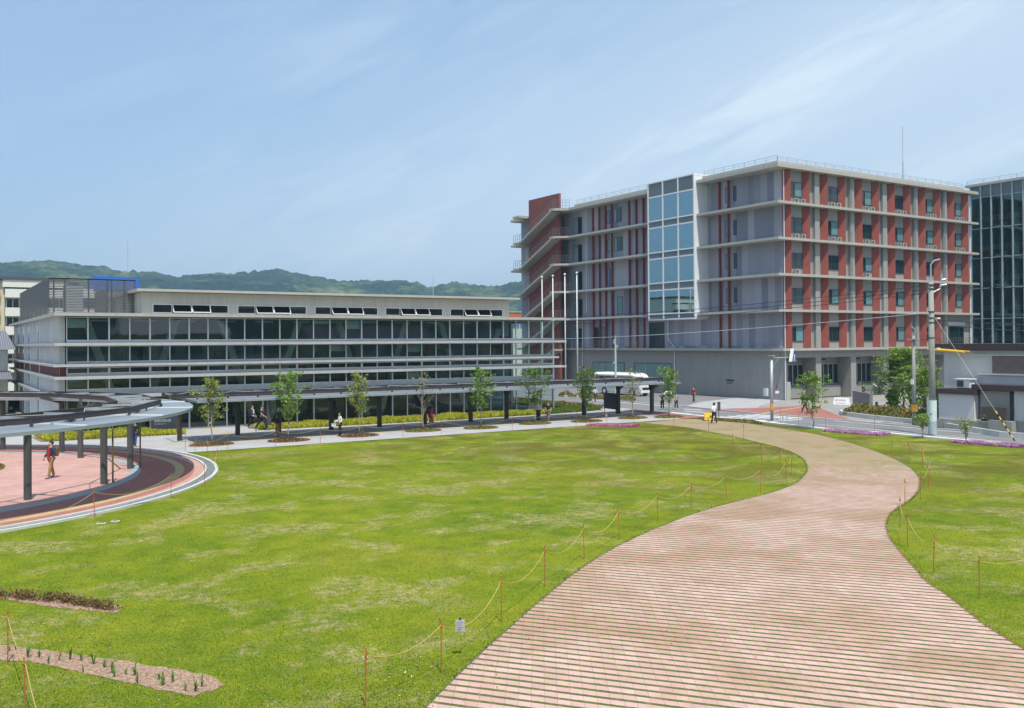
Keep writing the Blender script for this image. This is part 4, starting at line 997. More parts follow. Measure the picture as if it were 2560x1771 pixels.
MB().tube([(0, 0, 0), (0, 0, 5.0)], .125, 12).build('pole', mGalv, sp, smooth=True)
MB().tube([(0, 0, .85), (0, 0, 1.3)], .135, 12).build('orange_band', mOrange, sp)
dv = Vector((.38, -.92, 0)); e = dv*1.35
b = MB(); b.tube([(0, 0, 4.88), (e.x, e.y, 4.9)], .045, 6).tube([(0, 0, 3.9), tuple(dv*.3+Vector((0, 0, 4.5))), tuple(dv*.6+Vector((0, 0, 4.86)))], .035, 6).box(-.25, -.25, 5.0, .15, .2, 5.06)
b.build('arm', mGalv, sp)
def tri(c, hw, z0, z1, n, th, m, nm, par):
    c = Vector(c); n = Vector(n).normalized(); t_ = Vector((-n.y, n.x, 0))
    P = [c-t_*hw, c+t_*hw, c+t_*hw*.06, c-t_*hw*.06]; Z = [z0, z0, z1, z1]
    A = [(p.x, p.y, z) for p, z in zip(P, Z)]; o_ = n*th; B = [(p.x+o_.x, p.y+o_.y, z) for p, z in zip(P, Z)]
    return MB().hull(A, B).build(nm, m, par)
nrm = Vector((.25, -.97, 0))
tri(e+dv*.2, .36, 4.6, 5.6, -nrm*-1, .26, mWhite, 'sign_housing', sp)
ts = tri(e+dv*.2+nrm*.27, .33, 4.64, 5.52, nrm, .015, plain('traffic_sign_blue', (.02, .07, .42), .4), 'crossing_sign', sp)
pf = MB(); cc = e+dv*.2+nrm*.29; tt = Vector((-nrm.y, nrm.x, 0))
def pt(u_, z): p = cc+tt*u_; return (p.x, p.y, z)
for a, b_ in (((0, 5.15), (0, 4.98)), ((0, 4.98), (-.1, 4.75)), ((0, 4.98), (.1, 4.76)), ((0, 5.12), (-.1, 5.0)), ((0, 5.12), (.1, 5.02))): pf.bar(pt(*a), pt(*b_), .035)
pf.bar(pt(-.2, 4.7), pt(.2, 4.7), .03); pf.build('walking_figure', mWhite, ts)
b = MB(); q = dv*.42
b.tube([(q.x, q.y, 2.72), (q.x+.02, q.y-.03, 2.72)], .3, 16)
o = MB(); th = Vector((.55, -.83, 0)).normalized()
o.tube([tuple(dv*.4+Vector((0, 0, 2.72))), tuple(dv*.4+th*.03+Vector((0, 0, 2.72)))], .27, 18); rs = o.build('round_sign', plain('sign_blue', (.03, .05, .30), .4), sp)
MB().tube([tuple(dv*.4+th*-.005+Vector((0, 0, 2.72))), tuple(dv*.4+th*.02+Vector((0, 0, 2.72)))], .31, 18).build('red_rim', plain('sign_red', (.5, .03, .03), .4), rs)
MB().box(dv.x*.4-.2, dv.y*.4-.05, 2.1, dv.x*.4+.2, dv.y*.4-.02, 2.3).build('sign_plate', mWhite, sp)
MB().box(-.5, .1, 1.9, -.25, .4, 2.5).build('junction_box', mAluPale, sp)
MB().bar((0, 0, 2.6), (dv.x*.4, dv.y*.4, 2.6), .03).build('sign_bracket', mGalv, sp)
# pale pole behind the canopy
lp = tag(empty('lamp_pole', (66.5, 81.5, 0)), 'slim pale camera pole rising behind the walkway canopy beside the white bus', 'pole')
MB().tube([(0, 0, 0), (0, 0, 6.0)], .14, 10, .1).build('pole', plain('pale_green_pole', (.45, .52, .52), .5), lp)
MB().box(-.25, -.1, 6.0, -.1, .1, 6.5).box(.1, -.1, 5.6, .25, .1, 5.9).box(-.35, -.1, 3.9, -.1, .1, 4.1).box(-.05, -.05, 5.9, .05, .05, 6.9).build('camera_heads', mGalv, lp)
lp.location = (61.8, 76.2, 0)
# flagpoles
for i, (x, y, h_) in enumerate(((61.69, 89.67, 13.9), (61.0, 86.48, 13.82), (60.81, 83.86, 13.83), (61.23, 82.18, 13.9))):
    f_ = tag(empty('flagpole', (x, y, 0)), 'bare white flagpole behind the hall, %s from the left of four' % ordinal(i), 'flagpole', 'white flagpoles between the hall and the block')
    MB().tube([(0, 0, .25), (0, 0, h_)], .062, 10, .045).build('pole', mWhite, f_, smooth=True)
    MB().lathe([(0, h_+.16), (.13, h_+.1), (.14, h_), (.05, h_-.03), (0, h_-.03)], k=10).build('finial', mWhite, f_)
    MB().lathe([(.24, 0), (.24, .25), (.08, .28)], k=12).build('base', mConcLight, f_)
    MB().tube([(.1, 0, 1.2), (.1, 0, h_-.3)], .008, 4).build('halyard', mWhite, f_)
# ------------------------------------------------------------------ planting
rnd = random.Random(7)
def leafquad(b, p, s, n=None, asp=.6):
    n = n or Vector((rnd.gauss(0, 1), rnd.gauss(0, 1), rnd.gauss(.5, .8))).normalized()
    t_ = n.cross(Vector((rnd.gauss(0, 1), rnd.gauss(0, 1), rnd.gauss(0, 1)))).normalized(); u_ = n.cross(t_)
    t_ *= s; u_ *= s*asp
    k = len(b.v); b.v += [tuple(p-t_), tuple(p+u_), tuple(p+t_), tuple(p-u_)]; b.f.append((k, k+1, k+2, k+3))
def limb(b, p, q, r0, r1, n=5, w_=.05):
    P = [p+(q-p)*i/n+Vector((rnd.gauss(0, w_), rnd.gauss(0, w_), 0))*(0 < i < n) for i in range(n+1)]
    b.tube(P, r0, 6, r1); return P
def young_tree(loc, h, dens, seed, leaf, label, group, wid=.8, base=.32, bark=None, ls=.074):
    global rnd; rnd = random.Random(seed)
    r_ = tag(empty('young_tree', loc), label, 'tree', group)
    tb = MB(); tr = limb(tb, Vector((0, 0, 0)), Vector((rnd.gauss(0, .05), rnd.gauss(0, .05), h*.97)), .045, .012, 8, .03)
    lb = MB()
    nb_ = 21
    for i in range(nb_):
        z = h*(base+(1-base)*i/nb_); a = i*2.4+rnd.random(); q = (z/h-base)/(1-base)
        rad = wid*(.35+.75*math.sin(math.pi*min(1, q*.86+.12)))*rnd.choice((.45, .8, 1.0, 1.2))*rnd.uniform(.8, 1.1)
        p = Vector((0, 0, z-.2)); e_ = Vector((math.cos(a)*rad, math.sin(a)*rad, z+.25+rad*.45))
        e_.z = min(e_.z, h)
        P = limb(tb, p, e_, .016, .005, 4, .03)
        for k in range(3):
            s_ = P[rnd.randint(1, 4)]; t2 = s_+Vector((rnd.gauss(0, .16), rnd.gauss(0, .16), rnd.uniform(.05, .3))); tb.tube([s_, t2], .006, 4, .003)
            for m_ in range(int(dens*rnd.uniform(.3, 1.5))):
                leafquad(lb, t2+Vector((rnd.gauss(0, .085), rnd.gauss(0, .085), rnd.gauss(0, .06))), ls*rnd.uniform(.6, 1.3))
        for m_ in range(int(dens*rnd.uniform(.3, 1.5))):
            j = rnd.uniform(.35, 1.05); p_ = p+(e_-p)*j
            leafquad(lb, p_+Vector((rnd.gauss(0, .12), rnd.gauss(0, .12), rnd.gauss(0, .09))), ls*rnd.uniform(.6, 1.3))
    tb.build('trunk', bark or mBarkPale, r_, smooth=True); lb.build('crown', leaf, r_)
    return r_
def shrub_mass(b, cx, cy, rx, ry, h_, n, s_, lean=0, rot=0, z0=.02):
    for _ in range(n):
        a = rnd.uniform(0, 6.283); q = math.sqrt(rnd.random())
        x, y = rx*q*math.cos(a), ry*q*math.sin(a)
        x, y = x*math.cos(rot)-y*math.sin(rot), x*math.sin(rot)+y*math.cos(rot)
        hh = h_*(math.sqrt(max(.03, 1-q*q*.95)))*(.75+.35*mn.noise((cx+x*1.7, cy+y*1.7, 0)))
        leafquad(b, Vector((cx+x, cy+y, z0+hh*rnd.uniform(.45, 1.05))), s_*rnd.uniform(.6, 1.4))
TR = [(15.03, 58.01, 3.9, 20, mLeafYellow, 'slender yellow green young tree nearest the round plaza'),
      (19.7, 57.34, 4.1, 30, mLeafBright, 'full bright green young tree beside the woman in the orange skirt'),
      (24.65, 57.57, 3.95, 17, mLeafYellow, 'thin leaved young tree just right of the woman in white'),
      (29.71, 58.12, 3.9, 2.2, mLeafYellow, 'nearly bare young tree beside the person in pink'),
      (34.07, 57.46, 4.1, 24, mLeafBright, 'bright green young tree in front of the middle of the canopy, fifth from the left'),
      (39.24, 58.09, 4.0, 26, mLeafDark, 'leafy young tree beside the couple on the walkway'),
      (43.54, 57.28, 3.95, 24, mLeafDark, 'leafy young tree in front of the flagpoles and pink flower bed'),
      (48.38, 57.51, 3.7, 3.5, mLeafYellow, 'thin bare young tree in front of the black notice board'),
      (51.33, 56.45, 3.9, 20, mLeafBright, 'last green young tree at the right end of the walkway')]
for i, (x, y, h_, d_, lf, lb) in enumerate(TR):
    young_tree((x, y, .02), h_, d_, 40+i, lf, lb, 'young trees planted along the walkway', wid=(.78, .95, .72, .8, .85, 1.0, .85, .7, .85)[i], bark=mBark if i in (4, 8, 6) else mBarkPale)
    bd = tag(empty('planting_bed', (x, y, .02)), 'low russet shrub bed ringing the foot of the ' + lb.replace('slender ', '').replace('full ', '').split(' in front')[0][:70].strip(), 'planting bed', 'round shrub beds under the walkway trees')
    bd['label'] = 'low russet round shrub bed at the foot of the %s walkway tree from the left' % ordinal(i)
    rnd = random.Random(90+i); sb = MB(); shrub_mass(sb, 0, 0, 1.35, .95, .22, 1400, .05, z0=0); sb.build('shrubs', mLeafRed if i < 3 else mLeafBronze, bd)
    MB().prism([(1.38*math.cos(a), .98*math.sin(a)) for a in [k*.2618 for k in range(24)]], 0, .012).build('soil', mSoil, bd)
young_tree((52.79, 43.23, 0), 3.7, 26, 71, mLeafBright, 'young tree on the lawn edge in front of the crossing', 'young trees at the road edge', wid=1.0, base=.28, bark=mBark)
young_tree((57.5, 35.5, 0), 1.25, 5, 72, mLeafBright, 'small sapling left of the tall utility pole foot', 'young trees at the road edge', wid=.4, base=.5) .location = (53.0, 34.9, 0)
young_tree((52.8, 31.9, 0), 1.3, 3, 73, mLeafBright, 'leaning sapling right of the tall utility pole foot', 'young trees at the road edge', wid=.6, base=.3)
young_tree((43.0, 66.5, .02), 3.2, .4, 74, mLeafDark, 'thin leafless sapling behind the canopy at the hall corner', 'young trees planted along the walkway', wid=.3, base=.6).location = (46.4, 69.0, .02)
# bigger layered tree on the forecourt
rnd = random.Random(5)
bt = tag(empty('tree', (74.36, 50.67, 0)), 'dense green tree with layered branches beside the tall utility pole', 'tree')
bt.location = (71.4, 48.9, 0)
tb, lb = MB(), MB()
for dx in (0, .5): limb(tb, Vector((dx, -dx, 0)), Vector((dx*.6, -dx*.6, 4.6)), .11, .04, 6, .05)
for i in range(34):
    z = 1.5+3.7*(i/34); a = i*2.4; q = i/34; rad = (3.0 if q < .35 else 3.0-2.2*(q-.35)/.65)*rnd.uniform(.65, 1.08)
    e_ = Vector((math.cos(a)*rad, math.sin(a)*rad, z+.25+rnd.uniform(-.1, .25)))
    P = limb(tb, Vector((0, 0, z-.1)), e_, .04, .012, 5, .06)
    for k in range(15):
        t_ = .3+.72*(k/15); c_ = Vector((0, 0, z-.1))+(e_-Vector((0, 0, z-.1)))*t_+Vector((rnd.gauss(0, .35), rnd.gauss(0, .35), rnd.gauss(.02, .07)))
        for m_ in range(26): leafquad(lb, c_+Vector((rnd.gauss(0, .2), rnd.gauss(0, .2), rnd.gauss(0, .05))), rnd.uniform(.05, .11), Vector((rnd.gauss(0, .35), rnd.gauss(0, .35), 1)).normalized())
for m_ in range(1500): leafquad(lb, Vector((rnd.gauss(0, .6), rnd.gauss(0, .6), rnd.uniform(4.0, 5.5))), rnd.uniform(.05, .1))
tb.build('trunk', mBark, bt, smooth=True); lb.build('crown', mLeafBright, bt)
for j, (x, y, h_, w_) in enumerate(((67.5, 45.2, 3.4, 1.3), (66.2, 43.2, 4.0, 1.3), (70.3, 49.0, 1.7, .6), (64.5, 41.0, 2.0, .7))):
    young_tree((x, y, 0), h_, 40, 300+j, mLeafBright, ('bushy green tree behind the thinner utility pole', 'tall bushy tree between the poles and the house', 'small feathery shrub tree beside the stone slab', 'small green bush tree by the house lean-to')[j], 'bushy trees beside the house', wid=w_, base=.15, bark=mBark, ls=.08)
# clipped shrubs by the forecourt entrance
for i, (x, y, rx, ry, h_) in enumerate(((65.4, 48.4, 1.9, 1.5, 1.15), (65.0, 46.3, 1.8, 1.4, 1.1), (64.4, 44.4, 1.7, 1.3, 1.2), (63.7, 42.3, 1.6, 1.4, 1.2))):
    s_ = tag(empty('shrub', (x, y, 0)), 'bronze tipped green shrub mound in front of the stone slab, %s from the left' % ordinal(i), 'shrub', 'shrub mounds at the forecourt entrance')
    rnd = random.Random(200+i); b = MB(); shrub_mass(b, 0, 0, rx, ry, h_, 5200, .08, z0=0); b.build('foliage', mLeafBronze, s_)
for i, (x, y) in enumerate(((62.0, 85.4), (61.9, 82.3), (61.6, 79.6), (61.6, 77.6), (62.2, 74.8))):
    s_ = tag(empty('shrub', (x, y, 0)), 'small golden brown shrub in the kerb bed behind the hall corner, %s from the left' % ordinal(i), 'shrub', 'small shrubs along the drive kerb')
    rnd = random.Random(230+i); b = MB(); shrub_mass(b, 0, 0, .75, 1.1, .75, 1500, .06, z0=.02); b.build('foliage', mLeafBronze, s_)
s_ = tag(empty('shrub', (1.4, 53.5, .03)), 'rounded green and russet shrub bed inside the plaza at the left edge', 'shrub', None)
rnd = random.Random(33); b = MB(); shrub_mass(b, 0, 0, 2.1, 2.1, .5, 5200, .06, z0=0); b.build('foliage', mLeafBronze, s_)
# golden grass band in front of the hall, and the mixed cover right of it
def blades(name, poly, n, h_, m, label, z=.02, wd=.035, seed=1, cat='ground cover'):
    r_ = random.Random(seed); xs_ = [p[0] for p in poly]; ys_ = [p[1] for p in poly]; b = MB(); k = 0
    def inside(x, y):
        c = False; j = len(poly)-1
        for i in range(len(poly)):
            (xi, yi), (xj, yj) = poly[i], poly[j]
            if (yi > y) != (yj > y) and x < (xj-xi)*(y-yi)/(yj-yi)+xi: c = not c
            j = i
        return c
    while k < n:
        x, y = r_.uniform(min(xs_), max(xs_)), r_.uniform(min(ys_), max(ys_))
        if not inside(x, y): continue
        k += 1; a = r_.uniform(0, 6.28); hh = h_*r_.uniform(.5, 1.15)*(.85+.4*mn.noise((x*.9, y*.9, 2))); l = hh*r_.uniform(.2, .8)
        dx, dy = math.cos(a), math.sin(a); v0 = len(b.v)
        b.v += [(x-dy*wd, y+dx*wd, z), (x+dy*wd, y-dx*wd, z), (x+dx*l*.6, y+dy*l*.6, z+hh), (x+dx*l, y+dy*l, z+hh*.75)]
        b.f.append((v0, v0+1, v0+2)); b.f.append((v0, v0+2, v0+3))
    o = b.build(name, m); tag(o, label, cat, kind='stuff'); return o
blades('golden_grass', [(6.8, 66.5), (15.3, 66.0), (15.3, 69.6), (8.3, 69.7), (6.4, 71.4)], 14000, .40, mLeafGold, 'clipped golden grasses at the left corner of the glass hall', seed=3, wd=.022)
blades('golden_grass', [(20.6, 65.7), (36, 64.8), (45.5, 65.3), (46.5, 66.6), (40, 67.4), (20.6, 67.4)], 27000, .42, mLeafGold, 'long band of golden grasses in front of the glass hall', seed=4, wd=.022)
blades('ground_cover', [(40, 67.4), (46.5, 66.6), (45.8, 65.3), (51.8, 66), (53.3, 68.5), (53.4, 79), (50.2, 79), (50.0, 70), (40.5, 69.6)], 16000, .2, mGreenCover, 'low green ground cover between the hall corner and the road', seed=5, wd=.06)
blades('ground_cover', [(52.3, 67.5), (53.4, 67.5), (53.5, 86), (52.2, 86)], 4000, .42, mLeafBronze, 'low bronze hedge strip at the drive edge', seed=6, wd=.06)
blades('ground_cover', [(52.6, 47.6), (53.55, 49.5), (52.6, 53.6), (51.9, 54.0), (52.2, 50)], 2200, .22, mLeafBronze, 'straggly green and bronze plants along the lawn edge by the crossing', seed=7, wd=.05)
sheet('planting_soil', [(6.4, 66.2), (46, 64.9), (52, 66), (53.4, 68.5), (53.4, 90), (49.6, 90), (49.6, 70.0), (6.3, 70.0), (6.0, 72)], .024, plain('bed_soil', (.20, .15, .08), .95, .2, 3))
sheet('pavement', [(15.4, 64.5), (20.5, 64.5), (20.5, 70.05), (15.4, 70.05)], .029, mPaveGrey)
for i, (poly, m, lb_) in enumerate((([(41.3, 54.4), (43.6, 51.6), (44.6, 52.2), (42.6, 54.6)], mPinkFlower, 'bright pink strip of flowers on the lawn near the right end of the walkway'),
    ([(51.6, 41.4), (52.7, 41.3), (53.3, 37.4), (52.2, 37.2)], mPurpleFlower, 'mauve strip of flowers by the kerb in front of the utility poles'),
    ([(52.2, 32.4), (52.75, 32.4), (53.2, 28.6), (52.5, 28.6)], mPurpleFlower, 'thin mauve flower strip by the kerb at the right edge'))):
    blades('flower_bed', poly, 5200, .2, m, lb_, z=0, wd=.05, seed=20+i, cat='flower bed')
# soil beds in the near lawn, left
bed1 = [(-3, 26.6), (1.62, 26.4), (2.9, 24.9), (3.95, 23.5), (3.73, 22.95), (2.6, 24.3), (1.6, 25.9), (-3, 25.9)]
sheet('soil_bed', ragged(bed1, .035, .16, 2), .01, mSoil)
rnd = random.Random(31); b = MB(); q_ = 0
row = [(-3, 26.35), (1.55, 26.2), (2.75, 24.9), (3.75, 23.35)]
while q_ < 6000:
    j = rnd.randrange(3); t_ = rnd.random(); x = row[j][0]+(row[j+1][0]-row[j][0])*t_; y = row[j][1]+(row[j+1][1]-row[j][1])*t_
    x += rnd.gauss(0, .10); y += rnd.gauss(0, .12)
    if mn.noise((x*3.1, y*3.1, 4)) < -.12 and rnd.random() < .8: continue
    q_ += 1; leafquad(b, Vector((x, y, .02+abs(rnd.gauss(0, .07))*(1+.8*mn.noise((x*2, y*2, 1))))), rnd.uniform(.014, .036))
tag(b.build('shrub_row', mLeafRed), 'row of low russet shrubs in the upper soil strip of the lawn', 'shrub row', kind='stuff')
bed2 = [(-3, 22.2), (1.34, 21.9), (2.6, 20.3), (3.9, 18.6), (4.6, 17.5), (4.6, 17.0), (4.03, 16.75), (3.1, 18.2), (1.9, 20.2), (1.27, 20.85), (-3, 21.2)]
sheet('soil_bed', ragged(bed2, .04, .16, 3), .01, mSoil)
lily_pts = []
for i in range(17):
    for px_, py_ in ((0, 0),):
        t_ = i/16; X_ = (60, 160, 245, 390, 420, 480, 620, 690, 790, 850, 860, 930, 1010, 1105, 1180, 1300, 1390)[i] if False else None
LP = [(160, 850), (285, 930), (405, 925), (500, 990), (725, 950), (840, 960), (860, 1085), (965, 1000), (1070, 1030), (1175, 1130), (1295, 1105), (1390, 1110), (1415, 1195), (1640, 1160), (1675, 1220), (1780, 1185), (1910, 1275), (2010, 1280), (2075, 1230), (610, 960), (100, 860), (1160, 1090)]
rnd = random.Random(8)
def lily():
    r_ = empty('day_lily'); 
    for k in range(9):
        a = rnd.uniform(0, 6.28); l = rnd.uniform(.16, .34); s_ = rnd.uniform(.03, .16); d = Vector((math.cos(a), math.sin(a), 0)); n = Vector((-d.y, d.x, 0))*.012
        p0 = Vector((0, 0, 0)); p1 = d*s_*.4+Vector((0, 0, l*.7)); p2 = d*s_*1.2+Vector((0, 0, l))
        b = MB(); b.quad(p0-n, p0+n, p1+n, p1-n); b.quad(p1-n, p1+n, p2+n*.1, p2-n*.1)
        if k == 0: allb = MB()
        v0 = len(allb.v); allb.v += b.v; allb.f += [tuple(v0+q for q in f) for f in b.f]
    allb.build('leaves', mBlade, r_); return r_
protos = [lily() for _ in range(3)]
LORD = {}
for k_, (i_, p_) in enumerate(sorted(enumerate(LP), key=lambda q: q[1][0])): LORD[i_] = (ordinal(k_) if k_ < 20 else ('twenty first', 'twenty second')[k_-20])
for i, (zx, zy) in enumerate(LP):
    src = protos[i % 3]; g = G(zx/4.12, 1420+zy/4.12)
    if i < 3: o = src
    else:
        o = src.copy(); col.objects.link(o)
        for ch in src.children: c_ = ch.copy(); col.objects.link(c_); c_.parent = o
    o.location = (g.x, g.y, .01); o.rotation_euler.z = i*1.3; s_ = .5+(i*37 % 10)/18; o.scale = (s_, s_, s_)
    tag(o, 'small day lily tuft in the lower bark mulched strip, %s from the left edge' % LORD[i], 'plant', 'day lilies in the lower soil strip')
# fallen leaves
b = MB(); rnd = random.Random(12)
for i in range(520):
    if i < 260: g = G(rnd.uniform(0, 1250), 1480+290*rnd.random()**.8)
    elif i < 400: g = G(rnd.uniform(900, 1100), rnd.uniform(1640, 1771))
    else: g = G(rnd.uniform(100, 2500), rnd.uniform(1240, 1650))
    leafquad(b, Vector((g.x, g.y, .03)), rnd.uniform(.012, .036), Vector((rnd.gauss(0, .6), rnd.gauss(0, .6), 1)).normalized(), rnd.uniform(.3, .6))
tag(b.build('fallen_leaves', mDeadLeaf), 'scattered brown fallen leaves on the near lawn', 'leaves', kind='stuff')
# longer grass tufts over the lawn so it is not a flat sheet
mTuft = leafmat('turf_blade', [(0, (.05, .12, .008)), (.4, (.14, .24, .015)), (.8, (.27, .33, .04)), (1, (.34, .33, .08))], .3)
b = MB(); rnd = random.Random(13)
gl2 = [Vector((p.x, p.y)) for p in gl_]
pathpoly = [Vector(p) for p in path]
def inpoly(x, y, poly):
    c = False; j = len(poly)-1
    for i in range(len(poly)):
        xi, yi = poly[i][0], poly[i][1]; xj, yj = poly[j][0], poly[j][1]
        if (yi > y) != (yj > y) and x < (xj-xi)*(y-yi)/(yj-yi)+xi: c = not c
        j = i
    return c
n_ = 0
while n_ < 120000:
    px_ = rnd.uniform(-30, 2590); py_ = 1771+30-650*rnd.random()**1.35
    g = G(px_, py_)
    if (g.x-CX)**2+(g.y-CY)**2 < 17.1**2 or inpoly(g.x, g.y, path) or inpoly(g.x, g.y, bed1) or inpoly(g.x, g.y, bed2) or g.y > 54.6: continue
    n_ += 1; a = rnd.uniform(0, 6.28); hh = rnd.uniform(.010, .034); wd = .005*(1+g.length/22); dx, dy = math.cos(a), math.sin(a); l = rnd.uniform(.0, .04)
    v0 = len(b.v); b.v += [(g.x-dy*wd, g.y+dx*wd, -.005), (g.x+dy*wd, g.y-dx*wd, -.005), (g.x+dx*l, g.y+dy*l, hh)]; b.f.append((v0, v0+1, v0+2))
for ed_, sg in ((gl_, 1), (gr_, -1)):
    for i in range(len(ed_)-1):
        a_ = ed_[i]; c_ = ed_[i+1]; L2 = (c_-a_).length; nn = Vector((-(c_-a_).y, (c_-a_).x)).normalized()
        for k in range(int(L2*70)):
            q = a_.lerp(c_, rnd.random())+nn*rnd.gauss(.01*sg, .035); an = rnd.uniform(0, 6.28); hh = rnd.uniform(.015, .05); wd = .008*(1+q.length/26); dx, dy = math.cos(an), math.sin(an)
            v0 = len(b.v); b.v += [(q.x-dy*wd, q.y+dx*wd, .0), (q.x+dy*wd, q.y-dx*wd, .0), (q.x+dx*.04, q.y+dy*.04, hh)]; b.f.append((v0, v0+1, v0+2))
tag(b.build('grass', mTuft), 'short mown grass blades covering the lawn', 'grass', kind='stuff')
# drain covers on the lawn
mh = tag(MB().lathe([(.0, .012), (.095, .012), (.095, .02), (.15, .02), (.15, 0)], k=24).build('drain_cover', mKerb), 'round concrete drain cover with a dark centre in the lawn by the plaza kerb', 'drain cover'); mh.location = (5.69, 34.85, .01)
MB().lathe([(0, .026), (.09, .026), (.09, .02)], k=20).build('grate', mDrain, mh)
dc = tag(MB().box(-.15, -.07, 0, .15, .07, .03).build('drain_cover', mKerb, bevel=.01), 'small rectangular concrete drain cover in the lawn by the plaza kerb', 'drain cover'); dc.location = (5.22, 34.75, 0); dc.rotation_euler.z = -.6
MB().box(-.1, -.03, .03, .1, .03, .036).build('handle_slot', mDrain, dc)

# ------------------------------------------------------------------ rope fences
def stake_proto():
    r_ = empty('rope_stake'); MB().tube([(0, 0, -.05), (0, 0, 1.02)], .0125, 6).build('rod', mStake, r_)
    MB().tube([(-.03, 0, .9), (.0, .02, .93), (.035, 0, .9), (0, -.02, .87), (-.03, 0, .9)], .01, 5).build('rope_eye', mStake, r_); return r_
sp0 = None
def fence(pts, where, group, sag=.16, closed=False, lab=None, h_=.9):
    global sp0
    rr = random.Random(len(pts)*3)
    for i, p in enumerate(pts):
        if sp0 is None: sp0 = stake_proto(); o = sp0
        else:
            o = sp0.copy(); col.objects.link(o)
            for ch in sp0.children: c_ = ch.copy(); col.objects.link(c_); c_.parent = o
        o.location = (p[0], p[1], 0); o.rotation_euler = (rr.gauss(0, .02), rr.gauss(0, .02), rr.random()*3)
        tag(o, 'orange rope stake %s, %s' % (where, lab(i) if lab else ordinal(i)+' from the left'), 'stake', group)
    b = MB(); P = []
    for i in range(len(pts)-1):
        s_ = sag*(math.dist(pts[i], pts[i+1])/2.8)*rr.uniform(.75, 1.25)
        c_ = catenary((*pts[i], h_), (*pts[i+1], h_), s_, 14); P += c_ if i == 0 else c_[1:]
    b.tube(P, .0075, 5)
    tag(b.build('rope', mRope), 'tan rope sagging between the stakes %s' % where, 'rope', 'ropes of the lawn fences')
LS = [(6.33, 14.59), (8.2, 15.35), (10.82, 17.41), (13.34, 19.36), (15.92, 21.11), (18.43, 22.6), (21.35, 24.09), (23.85, 25.07), (26.58, 25.97), (28.92, 26.34), (32.02, 27.66), (33.9, 29.0), (34.6, 30.3), (35.9, 32.6), (38.2, 36.8)]
fence(LS, 'along the left edge of the paved path', 'rope stakes along the left edge of the path', .30, lab=lambda i: ordinal(i)+' from the bottom')
RS = [(22.6, 11.0), (22.57, 13.33), (24.85, 16.9), (27.25, 18.8), (30.8, 21.03), (32.54, 21.56), (35.15, 22.91), (37.4, 24.2), (40.78, 26.88), (42.58, 28.79), (44.61, 31.26), (44.9, 36.0), (46.0, 40.0)]
RS = [tuple(G(1900+x/3.47, 1000+y/3.47).xy) for x, y in ((2330, 1700), (1905, 1596+130), (1505, 1505), (1280, 1275), (1213, 1105), (1258, 925), (1390, 868), (1462, 775), (1475, 700), (1410, 590), (1297, 530), (1140, 465))]
fence(RS, 'along the right edge of the paved path', 'rope stakes along the right edge of the path', .22, lab=lambda i: ordinal(i)+' from the bottom')
TS = [tuple(G(500+x/3.605, 700+y/3.605).xy) for x, y in ((-45, 1590), (250, 1530), (680, 1500), (1085, 1470), (1468, 1430), (1830, 1418), (2175, 1395))] + [tuple(G(1260+x/3.605, 760+y/3.605).xy) for x, y in ((75, 1138), (372, 1118), (650, 1100), (927, 1085), (1168, 1075), (1530, 1115), (1845, 1165), (2160, 1230))]
fence(TS, 'at the far edge of the lawn', 'rope stakes along the far edge of the lawn', .22)
PS = [(1.2, 33.7), (4.95, 35.4)] + [tuple(G(x/3.627, 900+y/3.627).xy) for x, y in ((1550, 1255), (1855, 1140), (1970, 990), (1878, 880), (1680, 830))]
PS[1] = tuple(G(855/3.627, 900+1425/3.627).xy)
fence(PS, 'around the plaza kerb', 'rope stakes around the plaza kerb', .3)
NS = [tuple(G(0-40, 1640).xy), tuple(G(80/4.12, 1420+980/4.12).xy), tuple(G(265/4.12, 1420+1560/4.12).xy), tuple(G(110, 1990).xy)]
fence(NS, 'at the bottom left corner', 'rope stakes at the bottom left corner', .1)
b = [tuple(G(1880+x/3.392, 700+y/3.392).xy) for x, y in ((245, 1210), (395, 1240), (627, 1290), (840, 1360), (1040, 1300), (1180, 1480), (1335, 1540), (2038, 1400))]
fence(b[:3]+[b[4]], 'along the kerb behind the mauve flowers', 'rope stakes beside the road kerb', .05)
nt_ = tag(empty('notice', (0, 0, 0)), 'small white laminated notice hanging on the rope at the left of the path', 'notice')
q = (Vector((*LS[1], .9)).lerp(Vector((*LS[2], .9)), .28)); nt_.location = (q.x, q.y, .76); nt_.rotation_euler.z = R(-30)
MB().box(-.09, -.004, -.27, .09, .004, -.02).build('sheet', mAlu, nt_); MB().box(-.02, -.01, -.03, .02, .01, .02).build('clip', mSteelDark, nt_)
b = MB()
for k in range(5): b.box(-.07, -.008, -.09-k*.045, .06-(k % 2)*.03, -.0045, -.075-k*.045)
b.build('print', plain('blue_grey_print', (.20, .26, .38), .6), nt_)
for j, (x_, y_, lb_) in enumerate(((G(500+505/3.605, 700+1445/3.605).x, G(500+505/3.605, 700+1445/3.605).y, 'small white notice on the far rope left of the orange skirted woman'), (43.6, 54.9, 'small white notice low on the far rope behind the pink flowers'), (52, 53, 'x'))):
    if lb_ == 'x': continue
    n2 = tag(empty('notice', (x_, y_, .5)), lb_, 'notice'); MB().box(-.06, -.004, .06, .06, .004, .25).build('sheet', mAluPale, n2); MB().box(-.02, -.01, .23, .02, .01, .27).build('clip', mSteelDark, n2)

